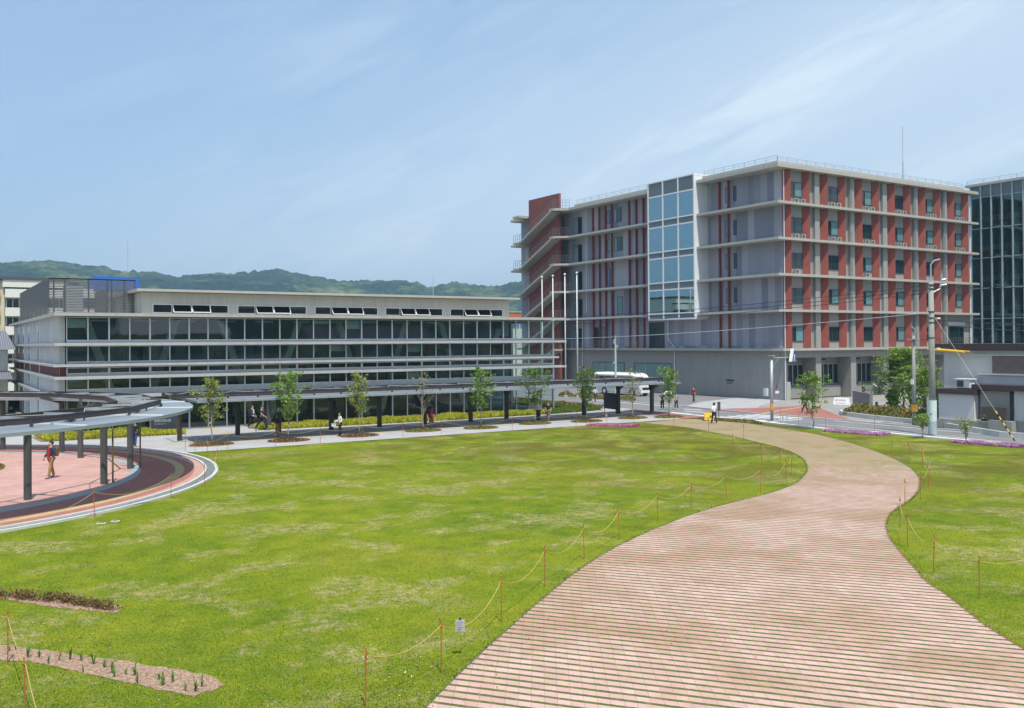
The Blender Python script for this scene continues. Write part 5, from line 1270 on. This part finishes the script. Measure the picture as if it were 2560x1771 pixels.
# ------------------------------------------------------------------ people
def skin(name, verts, edges, m, parent, lvl=1):
    me = bpy.data.meshes.new(name); me.from_pydata([v[:3] for v in verts], edges, []); me.update(); me.materials.append(m)
    o = bpy.data.objects.new(name, me); link(o, parent)
    md = o.modifiers.new('skin', 'SKIN'); md.use_smooth_shade = True
    sv = me.skin_vertices[0].data
    for i, v in enumerate(verts):
        sv[i].radius = (v[3], v[4] if len(v) > 4 else v[3]); sv[i].use_root = (i == 0)
    sb = o.modifiers.new('sub', 'SUBSURF'); sb.levels = lvl; sb.render_levels = lvl
    return o
mats = {}
def cloth(c):
    if c not in mats: mats[c] = plain('cloth_%02d' % len(mats), c, .85, .12, 6)
    return mats[c]
BLK, WHT, NAVY, RED_, KHAKI, OLIVE = (.018, .018, .022), (.78, .78, .80), (.035, .035, .09), (.42, .02, .03), (.34, .20, .095), (.13, .14, .09)
def person(loc, face, h, label, top, bottom, stride=.25, armswing=.5, bottom_kind='trousers', hair='short', jacket=None, bag=None, sleeves='long', shoes=BLK, legs_bare=False, item=None, elbow=.12):
    r_ = tag(empty('person', loc, face), label, 'person'); s = h/1.72; r_.scale = (s, s, s)
    st = stride
    hipz = .90-.02*abs(st)*2
    V, E_ = [], []
    def add(v, p=None):
        V.append(v); i = len(V)-1
        if p is not None: E_.append((p, i))
        return i
    pel = add((0, 0, .95, .115, .13)); wst = add((0, 0, 1.09, .10, .12), pel); chs = add((.01, 0, 1.27, .115, .14), wst)
    nb = add((0, 0, 1.42, .075), chs); nk = add((.015, 0, 1.485, .056), nb); hd = add((.03, 0, 1.565, .086), nk); ht = add((.015, 0, 1.645, .086), hd)
    add((.115, 0, 1.575, .014), hd)     # nose
    add((.03, .085, 1.575, .014), hd); add((.03, -.085, 1.575, .014), hd)   # ears
    J = {}
    for sd_ in (1, -1):
        f = st*sd_; a_ = -armswing*sd_*.5
        hp = add((0, .085*sd_, .88, .088), pel)
        kx = f*.55+.05*abs(st); kn = add((kx, .09*sd_, .49, .062), hp)
        back = f < 0
        ax = f*1.15; az = .09 if not back else .09+abs(st)*.25
        an = add((ax, .085*sd_, az, .042), kn); hl = add((ax+.13, .09*sd_, az-.055, .034), an)
        sh = add((0, .175*sd_, 1.385, .058), nb)
        ex, ez = a_*.6, 1.12; el = add((ex-.02, (.22+.02)*sd_, ez, .042), sh)
        bend = elbow+max(0, a_)*.4
        wx, wz = ex+a_*.35+bend, .90+bend*.35; wr = add((wx, .235*sd_, wz, .028), el); pm = add((wx+.02, .235*sd_, wz-.07, .030), wr)
        for q in range(4):
            k = add((wx+.045-.02*q, .238*sd_, wz-.125+.006*abs(q-1.5), .0095), pm); add((wx+.052-.02*q, .225*sd_, wz-.165+.012*abs(q-1.4), .008), k)
        add((wx+.062, .22*sd_, wz-.10, .010), pm)
        J[sd_] = dict(hp=V[hp], kn=V[kn], an=V[an], toe=V[hl], sh=V[sh], el=V[el], wr=V[wr], pm=V[pm])
    skin('body', V, E_, mSkin, r_)
    # top
    def garment(name, m, torso_extra, arm_to, low, er=.014):
        T = [(0, 0, low, .122+torso_extra, .14+torso_extra), (0, 0, 1.09, .112+torso_extra, .132+torso_extra), (.01, 0, 1.27, .125+torso_extra, .15+torso_extra), (0, 0, 1.425, .082+torso_extra*.5, .09)]
        EE = [(0, 1), (1, 2), (2, 3)]
        for sd_ in (1, -1):
            j = J[sd_]; a = j['sh']; b_ = j['el']; c_ = j['wr']
            T.append((a[0], a[1], a[2], .066+torso_extra)); EE.append((3, len(T)-1))
            if arm_to == 'short':
                T.append((a[0]*.4+b_[0]*.6, a[1]*.4+b_[1]*.6, a[2]*.4+b_[2]*.6, .060+torso_extra)); EE.append((len(T)-2, len(T)-1))
            else:
                T.append((b_[0], b_[1], b_[2], .052+torso_extra)); EE.append((len(T)-2, len(T)-1))
                T.append((c_[0], c_[1], c_[2]+.02, .040+torso_extra)); EE.append((len(T)-2, len(T)-1))
        return skin(name, T, EE, m, r_)
    garment('top', cloth(top), .004, sleeves, .90)
    if jacket:
        jk = MB()
        garment('jacket', cloth(jacket), .016, 'long', .92)
        MB().hull([(.05, -.09, .90), (.165, -.075, .90), (.165, .075, .90), (.05, .09, .90)], [(.05, -.06, 1.42), (.14, -.045, 1.42), (.14, .045, 1.42), (.05, .06, 1.42)]).build('shirt_front', cloth(top), r_, bevel=.01)
    if bottom_kind in ('trousers', 'wide'):
        x = .012 if bottom_kind == 'trousers' else .035
        T = [(0, 0, .955, .128, .142)]; EE = []
        for sd_ in (1, -1):
            j = J[sd_]; k = len(T)
            T += [(*j['hp'][:3], .098+x), (*j['kn'][:3], .066+x), (j['an'][0]-.005, j['an'][1], j['an'][2]-.025, .054+x*1.3)]
            EE += [(0, k), (k, k+1), (k+1, k+2)]
        skin('trousers', T, EE, cloth(bottom), r_)
    else:
        lo = .30 if bottom_kind == 'skirt' else .42; b = MB(); n = 16; rings = []
        for z, rr in ((1.03, .135), (.9, .17), (.65, .20), (lo, .235)): rings.append([(rr*.85*math.cos(2*math.pi*i/n)+(.03*st if z < .7 else 0), rr*math.sin(2*math.pi*i/n)*(1+.05*math.sin(i*2.1)), z) for i in range(n)])
        for a, c_ in zip(rings, rings[1:]): b.hull(c_, a)
        b.build('skirt', cloth(bottom), r_, smooth=True)
    for sd_ in (1, -1):
        j = J[sd_]; a, t_ = j['an'], j['toe']
        skin('shoe', [(a[0]-.03, a[1], a[2]-.035, .045), (a[0]+.06, a[1], t_[2]-.0, .042), (t_[0]+.03, t_[1], t_[2]-.008, .036)], [(0, 1), (1, 2)], cloth(shoes), r_)
    # hair and eyes
    b = MB(); prof = []
    R_h = .106
    for i in range(9):
        th = math.pi*i/8*.78
        prof.append((R_h*math.sin(th)+.001, 1.632+R_h*math.cos(th)*1.02))
    if hair == 'long': prof += [(.098, 1.55), (.10, 1.45), (.075, 1.36)]
    elif hair == 'bob': prof += [(.1, 1.56), (.092, 1.50)]
    b.lathe(prof, -.012, 0, 14)
    # open the face side
    v2 = [(x if not (z < 1.655 and x > .02) else .02+(x-.02)*.1, y, z) for x, y, z in b.v]; b.v = v2
    b.build('hair', mHair, r_, smooth=True)
    b = MB()
    for sd_ in (1, -1): b.box(.104, .028*sd_-.012, 1.592, .112, .028*sd_+.012, 1.602)
    b.box(.104, -.022, 1.535, .110, .022, 1.541); b.build('eyes_and_mouth', mHair, r_)
    if bag == 'backpack':
        MB().box(-.31, -.15, 1.0, -.145, .15, 1.42).build('backpack', cloth((.15, .10, .05)), r_, bevel=.05)
        b = MB()
        for sd_ in (1, -1): b.tube([(-.15, .1*sd_, 1.36), (-.02, .11*sd_, 1.475), (.12, .1*sd_, 1.36), (.14, .11*sd_, 1.2), (-.02, .16*sd_, 1.06)], .014, 5)
        b.build('strap', cloth((.10, .07, .04)), r_)
    elif bag:
        MB().box(-.12, .20, .78, .16, .32, 1.08).build('shoulder_bag', cloth(bag), r_, bevel=.03)
        MB().tube([(0, .26, 1.06), (0, .2, 1.3), (0, .05, 1.45), (0, -.08, 1.44)], .012, 5).build('bag_strap', cloth(bag), r_)
    if item:
        w_ = J[-1]['pm']
        o = tag(empty('folder', (0, 0, 0)), item[1], item[2] if len(item) > 2 else 'folder')
        mat_ = Matrix.Translation(Vector(loc)) @ Matrix.Rotation(face, 4, 'Z') @ Matrix.Scale(s, 4) @ Matrix.Translation(Vector((w_[0]+.03, w_[1]-.02, w_[2]-.12)))
        o.matrix_world = mat_; o.name = item[3] if len(item) > 3 else 'folder'
        MB().box(-.17, -.012, -.13, .17, .012, .12).build('sheet', cloth(item[0]), o, bevel=.004)
        MB().box(-.14, .012, -.1, .14, .016, .09).build('label', cloth((.60, .66, .80)), o)
    return r_
LEFT = math.atan2(.5403, -.8415); RIGHT = LEFT+math.pi; TOCAM = YAW+math.pi; AWAY = YAW
person((5.03, 47.81, .03), LEFT+.95, 1.75, 'man in a red shirt and dark jacket with a brown backpack crossing the plaza', RED_, KHAKI, .15, .12, jacket=NAVY, bag='backpack', shoes=(.09, .14, .26))
person((10.77, 59.18, .03), TOCAM, 1.62, 'person in a black jacket and blue jeans partly behind a plaza post', BLK, (.03, .08, .25), .12, .2, jacket=(.02, .02, .03), bag=(.03, .03, .04))
person((20.35, 67.24, .03), RIGHT-.3, 1.72, 'man in a dark suit walking right by the hall entrance, left of the pair', WHT, BLK, .24, .5, jacket=(.02, .02, .025))
person((20.51, 65.53, .03), RIGHT-.2, 1.76, 'man in a black t-shirt and trousers striding right by the entrance', BLK, BLK, .38, .5, sleeves='short')
person((19.95, 60.3, .03), LEFT+.3, 1.5, 'woman in a black top and long rust orange skirt under the canopy', BLK, (.38, .13, .07), .10, .2, 'skirt', 'long')
person((23.59, 58.36, .03), LEFT+.5, 1.58, 'woman in a white blouse and black trousers holding a pale blue folder', WHT, (.02, .02, .03), .10, .2, 'wide', 'long', sleeves='long', item=((.42, .52, .78), 'pale blue folder held by the woman in the white blouse'), elbow=.2)
person((31.58, 60.43, .03), AWAY-.9, 1.5, 'woman in a long magenta top walking under the canopy beside a bare tree', (.40, .05, .12), (.36, .05, .11), .26, .4, 'dress', 'bob', bag=(.20, .05, .08))
person((40.75, 59.87, .03), AWAY, 1.55, 'person in a pale blue shirt and dark trousers behind a leafy walkway tree', (.50, .58, .70), (.05, .05, .04), .14, .3, 'wide')
person((40.79, 58.58, .03), TOCAM-.5, 1.62, 'woman in a black top and wide olive trousers beside a leafy walkway tree', BLK, OLIVE, .18, .3, 'wide', 'bob', sleeves='short', shoes=WHT)
person((59.22, 76.41, 0), AWAY-.6, 1.5, 'person in a white top carrying an orange bag on the drive behind the canopy', WHT, (.03, .06, .06), .2, .4, hair='bob', bag=(.62, .20, .04))
person((56.71, 63.25, 0), TOCAM, 1.62, 'person in a dark patterned t-shirt crossing the road behind the last walkway tree', (.03, .03, .06), BLK, .1, .3, sleeves='short', shoes=WHT)
person((58.17, 62.99, 0), TOCAM+.2, 1.5, 'person in grey half hidden behind the last walkway tree leaves', (.35, .36, .38), BLK, .12, .3, shoes=WHT)
person((66.49, 69.39, .01), LEFT+.4, 1.55, 'person in a rust red shirt and dark trousers walking by the concrete side wall', (.30, .045, .04), (.03, .03, .06), .14, .35, bag=(.35, .10, .07))
person((50.19, 50.21, .012), AWAY+.3, 1.58, 'man in a white shirt and black trousers standing with legs apart at the path end', (.85, .85, .88), BLK, .22, .3, sleeves='long', elbow=.3)
person((64.1, 53.3, .02), LEFT+.2, 1.55, 'person in a white shirt with a black rucksack walking left behind the lawn edge tree', WHT, BLK, .34, .5, bag='backpack', sleeves='short')
person((71.2, 59.3, .02), RIGHT-.4, 1.55, 'person in a white and red top farther up the forecourt behind the lawn edge tree', (.75, .68, .70), BLK, .2, .3)
person((86.9, 64.3, .02), TOCAM+.4, 1.4, 'person in black standing behind the stone slab, leftmost of the forecourt group', BLK, BLK, .08, .2, hair='bob', bag=(.02, .02, .02))
person((91.0, 66.0, .02), RIGHT, 1.65, 'person in a white top and blue trousers walking right in the forecourt group', WHT, (.04, .12, .26), .28, .4)
person((90.2, 67.2, .02), TOCAM, 1.65, 'person in a pale top at the back left of the forecourt group', (.60, .62, .66), BLK, .1, .2)
person((92.0, 65.8, .02), AWAY, 1.65, 'person in a dark purple top just left of the big layered tree', (.09, .05, .12), (.04, .03, .07), .22, .3)
person((83.5, 57.2, .02), LEFT, 1.5, 'person in a pale blue shirt and black trousers behind the layered tree trunk', (.45, .58, .75), BLK, .3, .4)

# ------------------------------------------------------------------ bus and cars
mBusSilver = plain('bus_silver_paint', (.58, .59, .58), .35, .03, 1, metal=.2)
mBusWhite = plain('bus_white_paint', (.86, .86, .84), .3, .02)
mCarGlass = plain('car_glass', (.015, .02, .025), .08, .2, 1, spec=.8)
mLamp = plain('headlamp', (.75, .78, .80), .15, .1, 5)
mRedLamp = plain('tail_lamp', (.45, .02, .02), .3, .1, 5)
def section_body(b, secs):      # secs: (y, [(x, z)...]) same count
    n = len(b.v); k = len(secs[0][1])
    for y, P in secs: b.v += [(x, y, z) for x, z in P]
    for i in range(len(secs)-1):
        for j in range(k): a = n+i*k+j; c_ = n+i*k+(j+1) % k; b.f.append((a, a+k, c_+k, c_))
    b.f.append(tuple(n+j for j in range(k))); b.f.append(tuple(n+(len(secs)-1)*k+j for j in range(k-1, -1, -1)))
    return b
def wheel(x, y, r_, par, side):
    o = MB(); o.tube([(x, y, r_), (x+.22*side, y, r_)], r_, 18); wv_ = o.build('wheel', mRubber, par)
    MB().tube([(x-.015*side, y, r_), (x+.02*side, y, r_)], r_*.62, 14).build('rim', mAluPale, wv_); return wv_
bus = tag(empty('minibus', (68.5, 80.2, .0)), 'white roofed silver minibus parked behind the walkway canopy', 'bus')
W_, LN = 2.05, 8.5
def rr(x0, x1, z0, z1, r_):
    return [(x0+r_, z0), (x1-r_, z0), (x1, z0+r_), (x1, z1-r_), (x1-r_, z1), (x0+r_, z1), (x0, z1-r_), (x0, z0+r_)]
lower = section_body(MB(), [(.0, rr(.12, W_-.12, .38, 1.0, .08)), (.12, rr(.03, W_-.03, .34, 1.25, .08)), (.6, rr(0, W_, .3, 1.42, .05)), (LN-.1, rr(0, W_, .34, 1.42, .05)), (LN, rr(.1, W_-.1, .45, 1.4, .08))])
lower.build('body', mBusSilver, bus)
section_body(MB(), [(.35, rr(.10, W_-.10, 1.2, 1.5, .04)), (.85, rr(.045, W_-.045, 1.42, 2.15, .05)), (LN-.25, rr(.045, W_-.045, 1.42, 2.15, .05)), (LN-.12, rr(.08, W_-.08, 1.42, 2.1, .05))]).build('window_band', mCarGlass, bus)
section_body(MB(), [(.55, rr(.16, W_-.16, 2.0, 2.12, .05)), (.95, rr(.03, W_-.03, 2.08, 2.45, .16)), (1.6, rr(0, W_, 2.08, 2.58, .2)), (LN-.5, rr(0, W_, 2.08, 2.6, .2)), (LN-.08, rr(.04, W_-.04, 2.05, 2.5, .2))]).build('roof', mBusWhite, bus, smooth=False)
for y in (2.2, 3.6, 5.0, 6.4, 7.6): MB().box(.03, y-.04, 1.42, .048, y+.04, 2.12).build('window_pillar', mBusSilver, bus)
for y in (1.3, 6.4): wheel(-.02, y+0.0, .40, bus, 1); wheel(W_+.02, y, .40, bus, -1)
for y in (1.3, 6.4): MB().tube([(-.012, y, .42), (.01, y, .42)], .5, 18).build('wheel_arch', mBlack, bus)
MB().box(.15, -.05, .35, W_-.15, .02, .62).build('bumper', mBusWhite, bus, bevel=.03)
MB().box(.35, -.012, .72, W_-.35, .04, .95).build('grille', mBlack, bus); MB().box(.2, -.02, 1.0, W_-.2, .09, 1.12).build('front_panel', mBusWhite, bus)
for x in (.14, W_-.44): MB().box(x, -.03, .68, x+.3, .06, .92).build('headlight', mLamp, bus, bevel=.02)
MB().box(-.006, .3, .88, .0, LN-.3, .92).build('side_stripe', mBlack, bus)
MB().box(-.25, .3, 1.5, -.1, .5, 1.9).build('side_mirror', mBlack, bus)
b = MB(); b.box(.7, -.06, .5, 1.2, -.045, .62); b.build('number_plate', mWhite, bus)
def car(name, loc, rz, L_, W2, H2, m, label, cat, van=False):
    r_ = tag(empty(name, loc, rz), label, cat); w = W2
    if van: sec = [(0, rr(.06, w-.06, .3, .75, .1)), (.3, rr(0, w, .25, .95, .12)), (L_*.25, rr(0, w, .22, 1.05, .1)), (L_-.1, rr(0, w, .22, 1.1, .1)), (L_, rr(.06, w-.06, .3, 1.0, .1))]
    else: sec = [(0, rr(.1, w-.1, .3, .6, .1)), (.3, rr(0, w, .22, .78, .12)), (L_*.4, rr(0, w, .2, .92, .1)), (L_-.3, rr(0, w, .22, .95, .1)), (L_, rr(.08, w-.08, .3, .85, .1))]
    section_body(MB(), sec).build('body', m, r_)
    y0_, y1_ = (L_*.16, L_-.05) if van else (L_*.25, L_*.92)
    section_body(MB(), [(y0_, rr(.12, w-.12, .8, .95, .05)), (y0_+(.5 if van else .9), rr(.13, w-.13, .8, H2-.1, .1)), (y1_-.3, rr(.13, w-.13, .8, H2-.1, .1)), (y1_, rr(.12, w-.12, .8, H2-.35, .1))]).build('cabin_glass', mCarGlass, r_)
    section_body(MB(), [(y0_+.45, rr(.16, w-.16, H2-.16, H2-.06, .03)), (y0_+1.1, rr(.14, w-.14, H2-.12, H2, .05)), (y1_-.3, rr(.14, w-.14, H2-.12, H2, .05)), (y1_-.1, rr(.16, w-.16, H2-.2, H2-.06, .03))]).build('roof', m, r_)
    for y in (L_*.18, L_*.8): wheel(-.01, y, .3, r_, 1); wheel(w+.01, y, .3, r_, -1)
    for y in (y0_+1.5, y1_-.9): MB().box(.10, y-.04, .9, .128, y+.04, H2-.1).box(w-.128, y-.04, .9, w-.10, y+.04, H2-.1).build('pillar', m, r_)
    for x in (.08, w-.36): MB().box(x, -.02, .5, x+.28, .14, .68).build('headlight', mLamp, r_); MB().box(x, L_-.1, .6, x+.24, L_+.01, .8).build('tail_light', mRedLamp, r_)
    return r_
car('parked_van', (8.6, 122, 0), R(-60), 4.6, 1.75, 1.95, mBusWhite, 'white van parked farthest back at the left edge', 'van', True)
car('parked_car', (6.9, 113.5, 0), R(-65), 4.3, 1.7, 1.45, plain('maroon_paint', (.10, .02, .05), .25, .05), 'dark maroon car parked between the white van and the white car', 'car')
car('parked_car', (6.6, 107.5, 0), R(-65), 4.4, 1.7, 1.5, mBusWhite, 'white car parked nearest the hall end at the left edge', 'car')
car('parked_car', (5.6, 101.0, 0), R(-62), 4.2, 1.7, 1.45, plain('black_paint', (.02, .02, .025), .2, .05), 'black car parked in front of the others, seen under the ring canopy', 'car')

# ------------------------------------------------------------------ boards and small things
mBoard = plain('charcoal_board', (.045, .055, .075), .45, .08)
sb = tag(empty('sign_board', (13.35, 67.3, 0)), 'charcoal campus name board with pale lettering standing in the golden grasses', 'sign')
MB().box(0, 0, 0, 1.95, .14, 2.15).build('panel', mBoard, sb)
def text(s_, size, loc, par, m, name='lettering', rot=(R(90), 0, 0), ext=.004):
    cu = bpy.data.curves.new(name, 'FONT'); cu.body = s_; cu.size = size; cu.extrude = ext; cu.materials.append(m); cu.space_character = 1.12
    o = bpy.data.objects.new(name, cu); o.location = loc; o.rotation_euler = rot; me = bpy.data.meshes.new_from_object(o); bpy.data.objects.remove(o); o = bpy.data.objects.new(name, me)
    o.location = loc; o.rotation_euler = rot; return link(o, par)
text('EIKOKUJI', .24, (.2, -.01, .86), sb, mAluPale); text('c a m p u s', .15, (.2, -.01, .68), sb, mAluPale)
MB().box(.2, -.008, 1.36, .42, -.002, 1.43).box(.44, -.008, 1.38, .6, -.002, 1.43).build('emblem_line', mWhite, sb)
nb_ = tag(empty('notice_board', (50.42, 62.1, 0)), 'plain black notice panel fixed beside the next to last canopy post', 'notice board')
MB().hull([(0, 0, .35), (.05, 0, .35), (.32, 2.1, .35), (.27, 2.1, .35)], [(0, 0, 1.75), (.05, 0, 1.75), (.32, 2.1, 1.75), (.27, 2.1, 1.75)]).build('panel', mBoard, nb_)
MB().box(.02, .1, 0, .06, .14, .36).box(.25, 1.95, 0, .29, 1.99, .36).build('feet', mSteelDark, nb_)
ab = tag(empty('a_board', (51.7, 52.3, .012), R(-35)), 'yellow folding safety board standing beside the man in the white shirt', 'sign')
for s_ in (1, -1): MB().hull([(-.36, .16*s_, .05), (.36, .16*s_, .05), (.36, .18*s_, .05), (-.36, .18*s_, .05)], [(-.34, .02*s_, .62), (.34, .02*s_, .62), (.34, .04*s_, .62), (-.34, .04*s_, .62)]).build('panel', mYellow, ab)
b = MB(); b.box(.05, -.135, .36, .25, -.125, .40).box(.05, -.15, .27, .25, -.14, .31).box(-.25, -.15, .2, .1, -.145, .23); b.build('marks', mBlack, ab)
MB().box(-.5, -.25, 0, .5, .3, .04).build('foot', mSteelGrey, ab)
ts_ = tag(empty('sign_stand', (52.93, 52.44, .0)), 'thin post with a narrow grey board right of the man in the white shirt', 'sign')
MB().tube([(0, 0, 0), (0, 0, 1.4)], .025, 8).build('post', mSteelDark, ts_); MB().box(-.16, -.03, .72, .16, -.01, 1.42).build('board', mSteelGrey, ts_)
ev = tag(empty('event_sign', (74.4, 57.45, .02), R(-78)), 'low white sign with a red emblem and dark characters on the forecourt', 'sign')
MB().hull([(-.75, -.3, .0), (.75, -.3, .0), (.75, .3, .0), (-.75, .3, .0)], [(-.73, -.05, .68), (.73, -.05, .68), (.73, .05, .68), (-.73, .05, .68)]).build('board', mWhite, ev)
b = MB(); th_ = math.atan2(.25, .68)
def onb(u0, v0, u1, v1, bb_):    # mark on the sloped face
    f = lambda u_, v_: (u_, -.3+v_*.25/.68-.006, v_); bb_.quad(f(u0, v0), f(u1, v0), f(u1, v1), f(u0, v1))
for k, u_ in enumerate((-.18, -.02, .16, .33)): onb(u_, .36, u_+.11, .39, b); onb(u_, .45, u_+.11, .48, b); onb(u_+.04, .34, u_+.07, .52, b)
onb(-.5, .14, .5, .17, b); b.build('characters', mBlack, ev)
b = MB()
for k in range(8): a0 = k*math.pi/4; onb(-.46+.1*math.cos(a0)-.02, .43+.08*math.sin(a0)-.02, -.46+.1*math.cos(a0)+.05, .43+.08*math.sin(a0)+.03, b)
b.build('emblem', plain('emblem_red', (.6, .05, .05), .5), ev)
sl = tag(MB().hull([(71.75, 53.9, 0), (71.5, 54.05, 0), (68.35, 49.95, 0), (68.6, 49.8, 0)], [(71.75, 53.9, 1.62), (71.5, 54.05, 1.62), (68.35, 49.95, 1.62), (68.6, 49.8, 1.62)]).build('stone_slab', concrete('dark_granite', (.15, .145, .16)), bevel=.02), 'dark grey granite name slab standing behind the bronze shrubs', 'monument')
bo = tag(empty('bollard', (71.6, 51.6, 0)), 'short dark green bollard right of the stone slab', 'bollard')
MB().lathe([(.12, 0), (.12, .62), (.09, .70), (0, .72)], k=12).build('body', plain('green_bollard', (.02, .09, .06), .5), bo, smooth=True); MB().lathe([(.125, .5), (.125, .58)], k=12).build('band', mAluPale, bo)
st_ = tag(empty('sign_stand', (74.86, 52.57, 0)), 'grey notice on a post between the stone slab and the layered tree', 'sign')
MB().box(-.04, -.04, 0, .04, .04, .8).build('post', mAluPale, st_); MB().box(-.2, -.05, .7, .2, .05, 1.35).build('board', mAlu, st_)
rp = tag(empty('road_post', (53.15, 28.2, 0)), 'dark green post standing on the kerb at the right edge', 'post')
MB().box(-.12, -.12, 0, .12, .12, .95).build('post', plain('dark_green_box', (.03, .11, .09), .5), rp, bevel=.01); MB().box(-.13, -.13, .9, .13, .13, .97).build('cap', mSteelDark, rp)
gb_ = tag(empty('guide_post', (53.6, 46.6, 0)), 'pair of slim grey posts at the kerb between the traffic pole and the lawn tree', 'post')
MB().tube([(0, 0, 0), (0, 0, .8)], .04, 8).build('post', mGalv, gb_); MB().tube([(.1, -.3, 0), (.1, -.3, .8)], .03, 8).build('post', mGalv, gb_); MB().bar((0, 0, .78), (.1, -.3, .78), .05).build('cap', mGalv, gb_)
um = tag(empty('parasol', (57.4, 63.9, 0)), 'white parasol held up behind the person in the dark patterned t-shirt', 'umbrella')
um.location = (57.0, 62.75, 0)
MB().tube([(0, 0, .9), (0, 0, 1.75)], .012, 6).build('shaft', mSteelGrey, um); MB().lathe([(0, 1.78), (.2, 1.72), (.38, 1.6), (.45, 1.46), (.44, 1.46), (.36, 1.58), (0, 1.75)], k=10).build('canopy', mWhite, um)
# a bit of roof clutter on the horizon side of the hall roof
rv = tag(empty('roof_vent', (44.2, 84, 10.36)), 'small white box vent on the right end of the hall roof', 'roof vent')
MB().box(-.4, -.4, 0, .4, .4, .35).build('box', mWhite, rv); MB().box(-.45, -.45, .35, .45, .45, .42).build('lid', mWhite, rv)
MB().tube([(0, 0, .4), (0, 0, 3.0)], .03, 5).build('mast', mGalv, rv)
# ------------------------------------------------------------------ air
hz = MB().box(-2650, -2650, -2.0, 2650, 2650, 190).build('haze', None)
hm = bpy.data.materials.new('haze'); hm.use_nodes = True; ht_ = hm.node_tree; ht_.nodes.clear()
pv = ht_.nodes.new('ShaderNodeVolumePrincipled'); pv.inputs['Color'].default_value = (.55, .80, 1.0, 1); pv.inputs['Density'].default_value = .00033; pv.inputs['Anisotropy'].default_value = .2
ou = ht_.nodes.new('ShaderNodeOutputMaterial'); ht_.links.new(pv.outputs[0], ou.inputs['Volume']); hz.data.materials.append(hm); hz['kind'] = 'stuff'
hm.cycles.homogeneous_volume = True if hasattr(hm.cycles, 'homogeneous_volume') else True
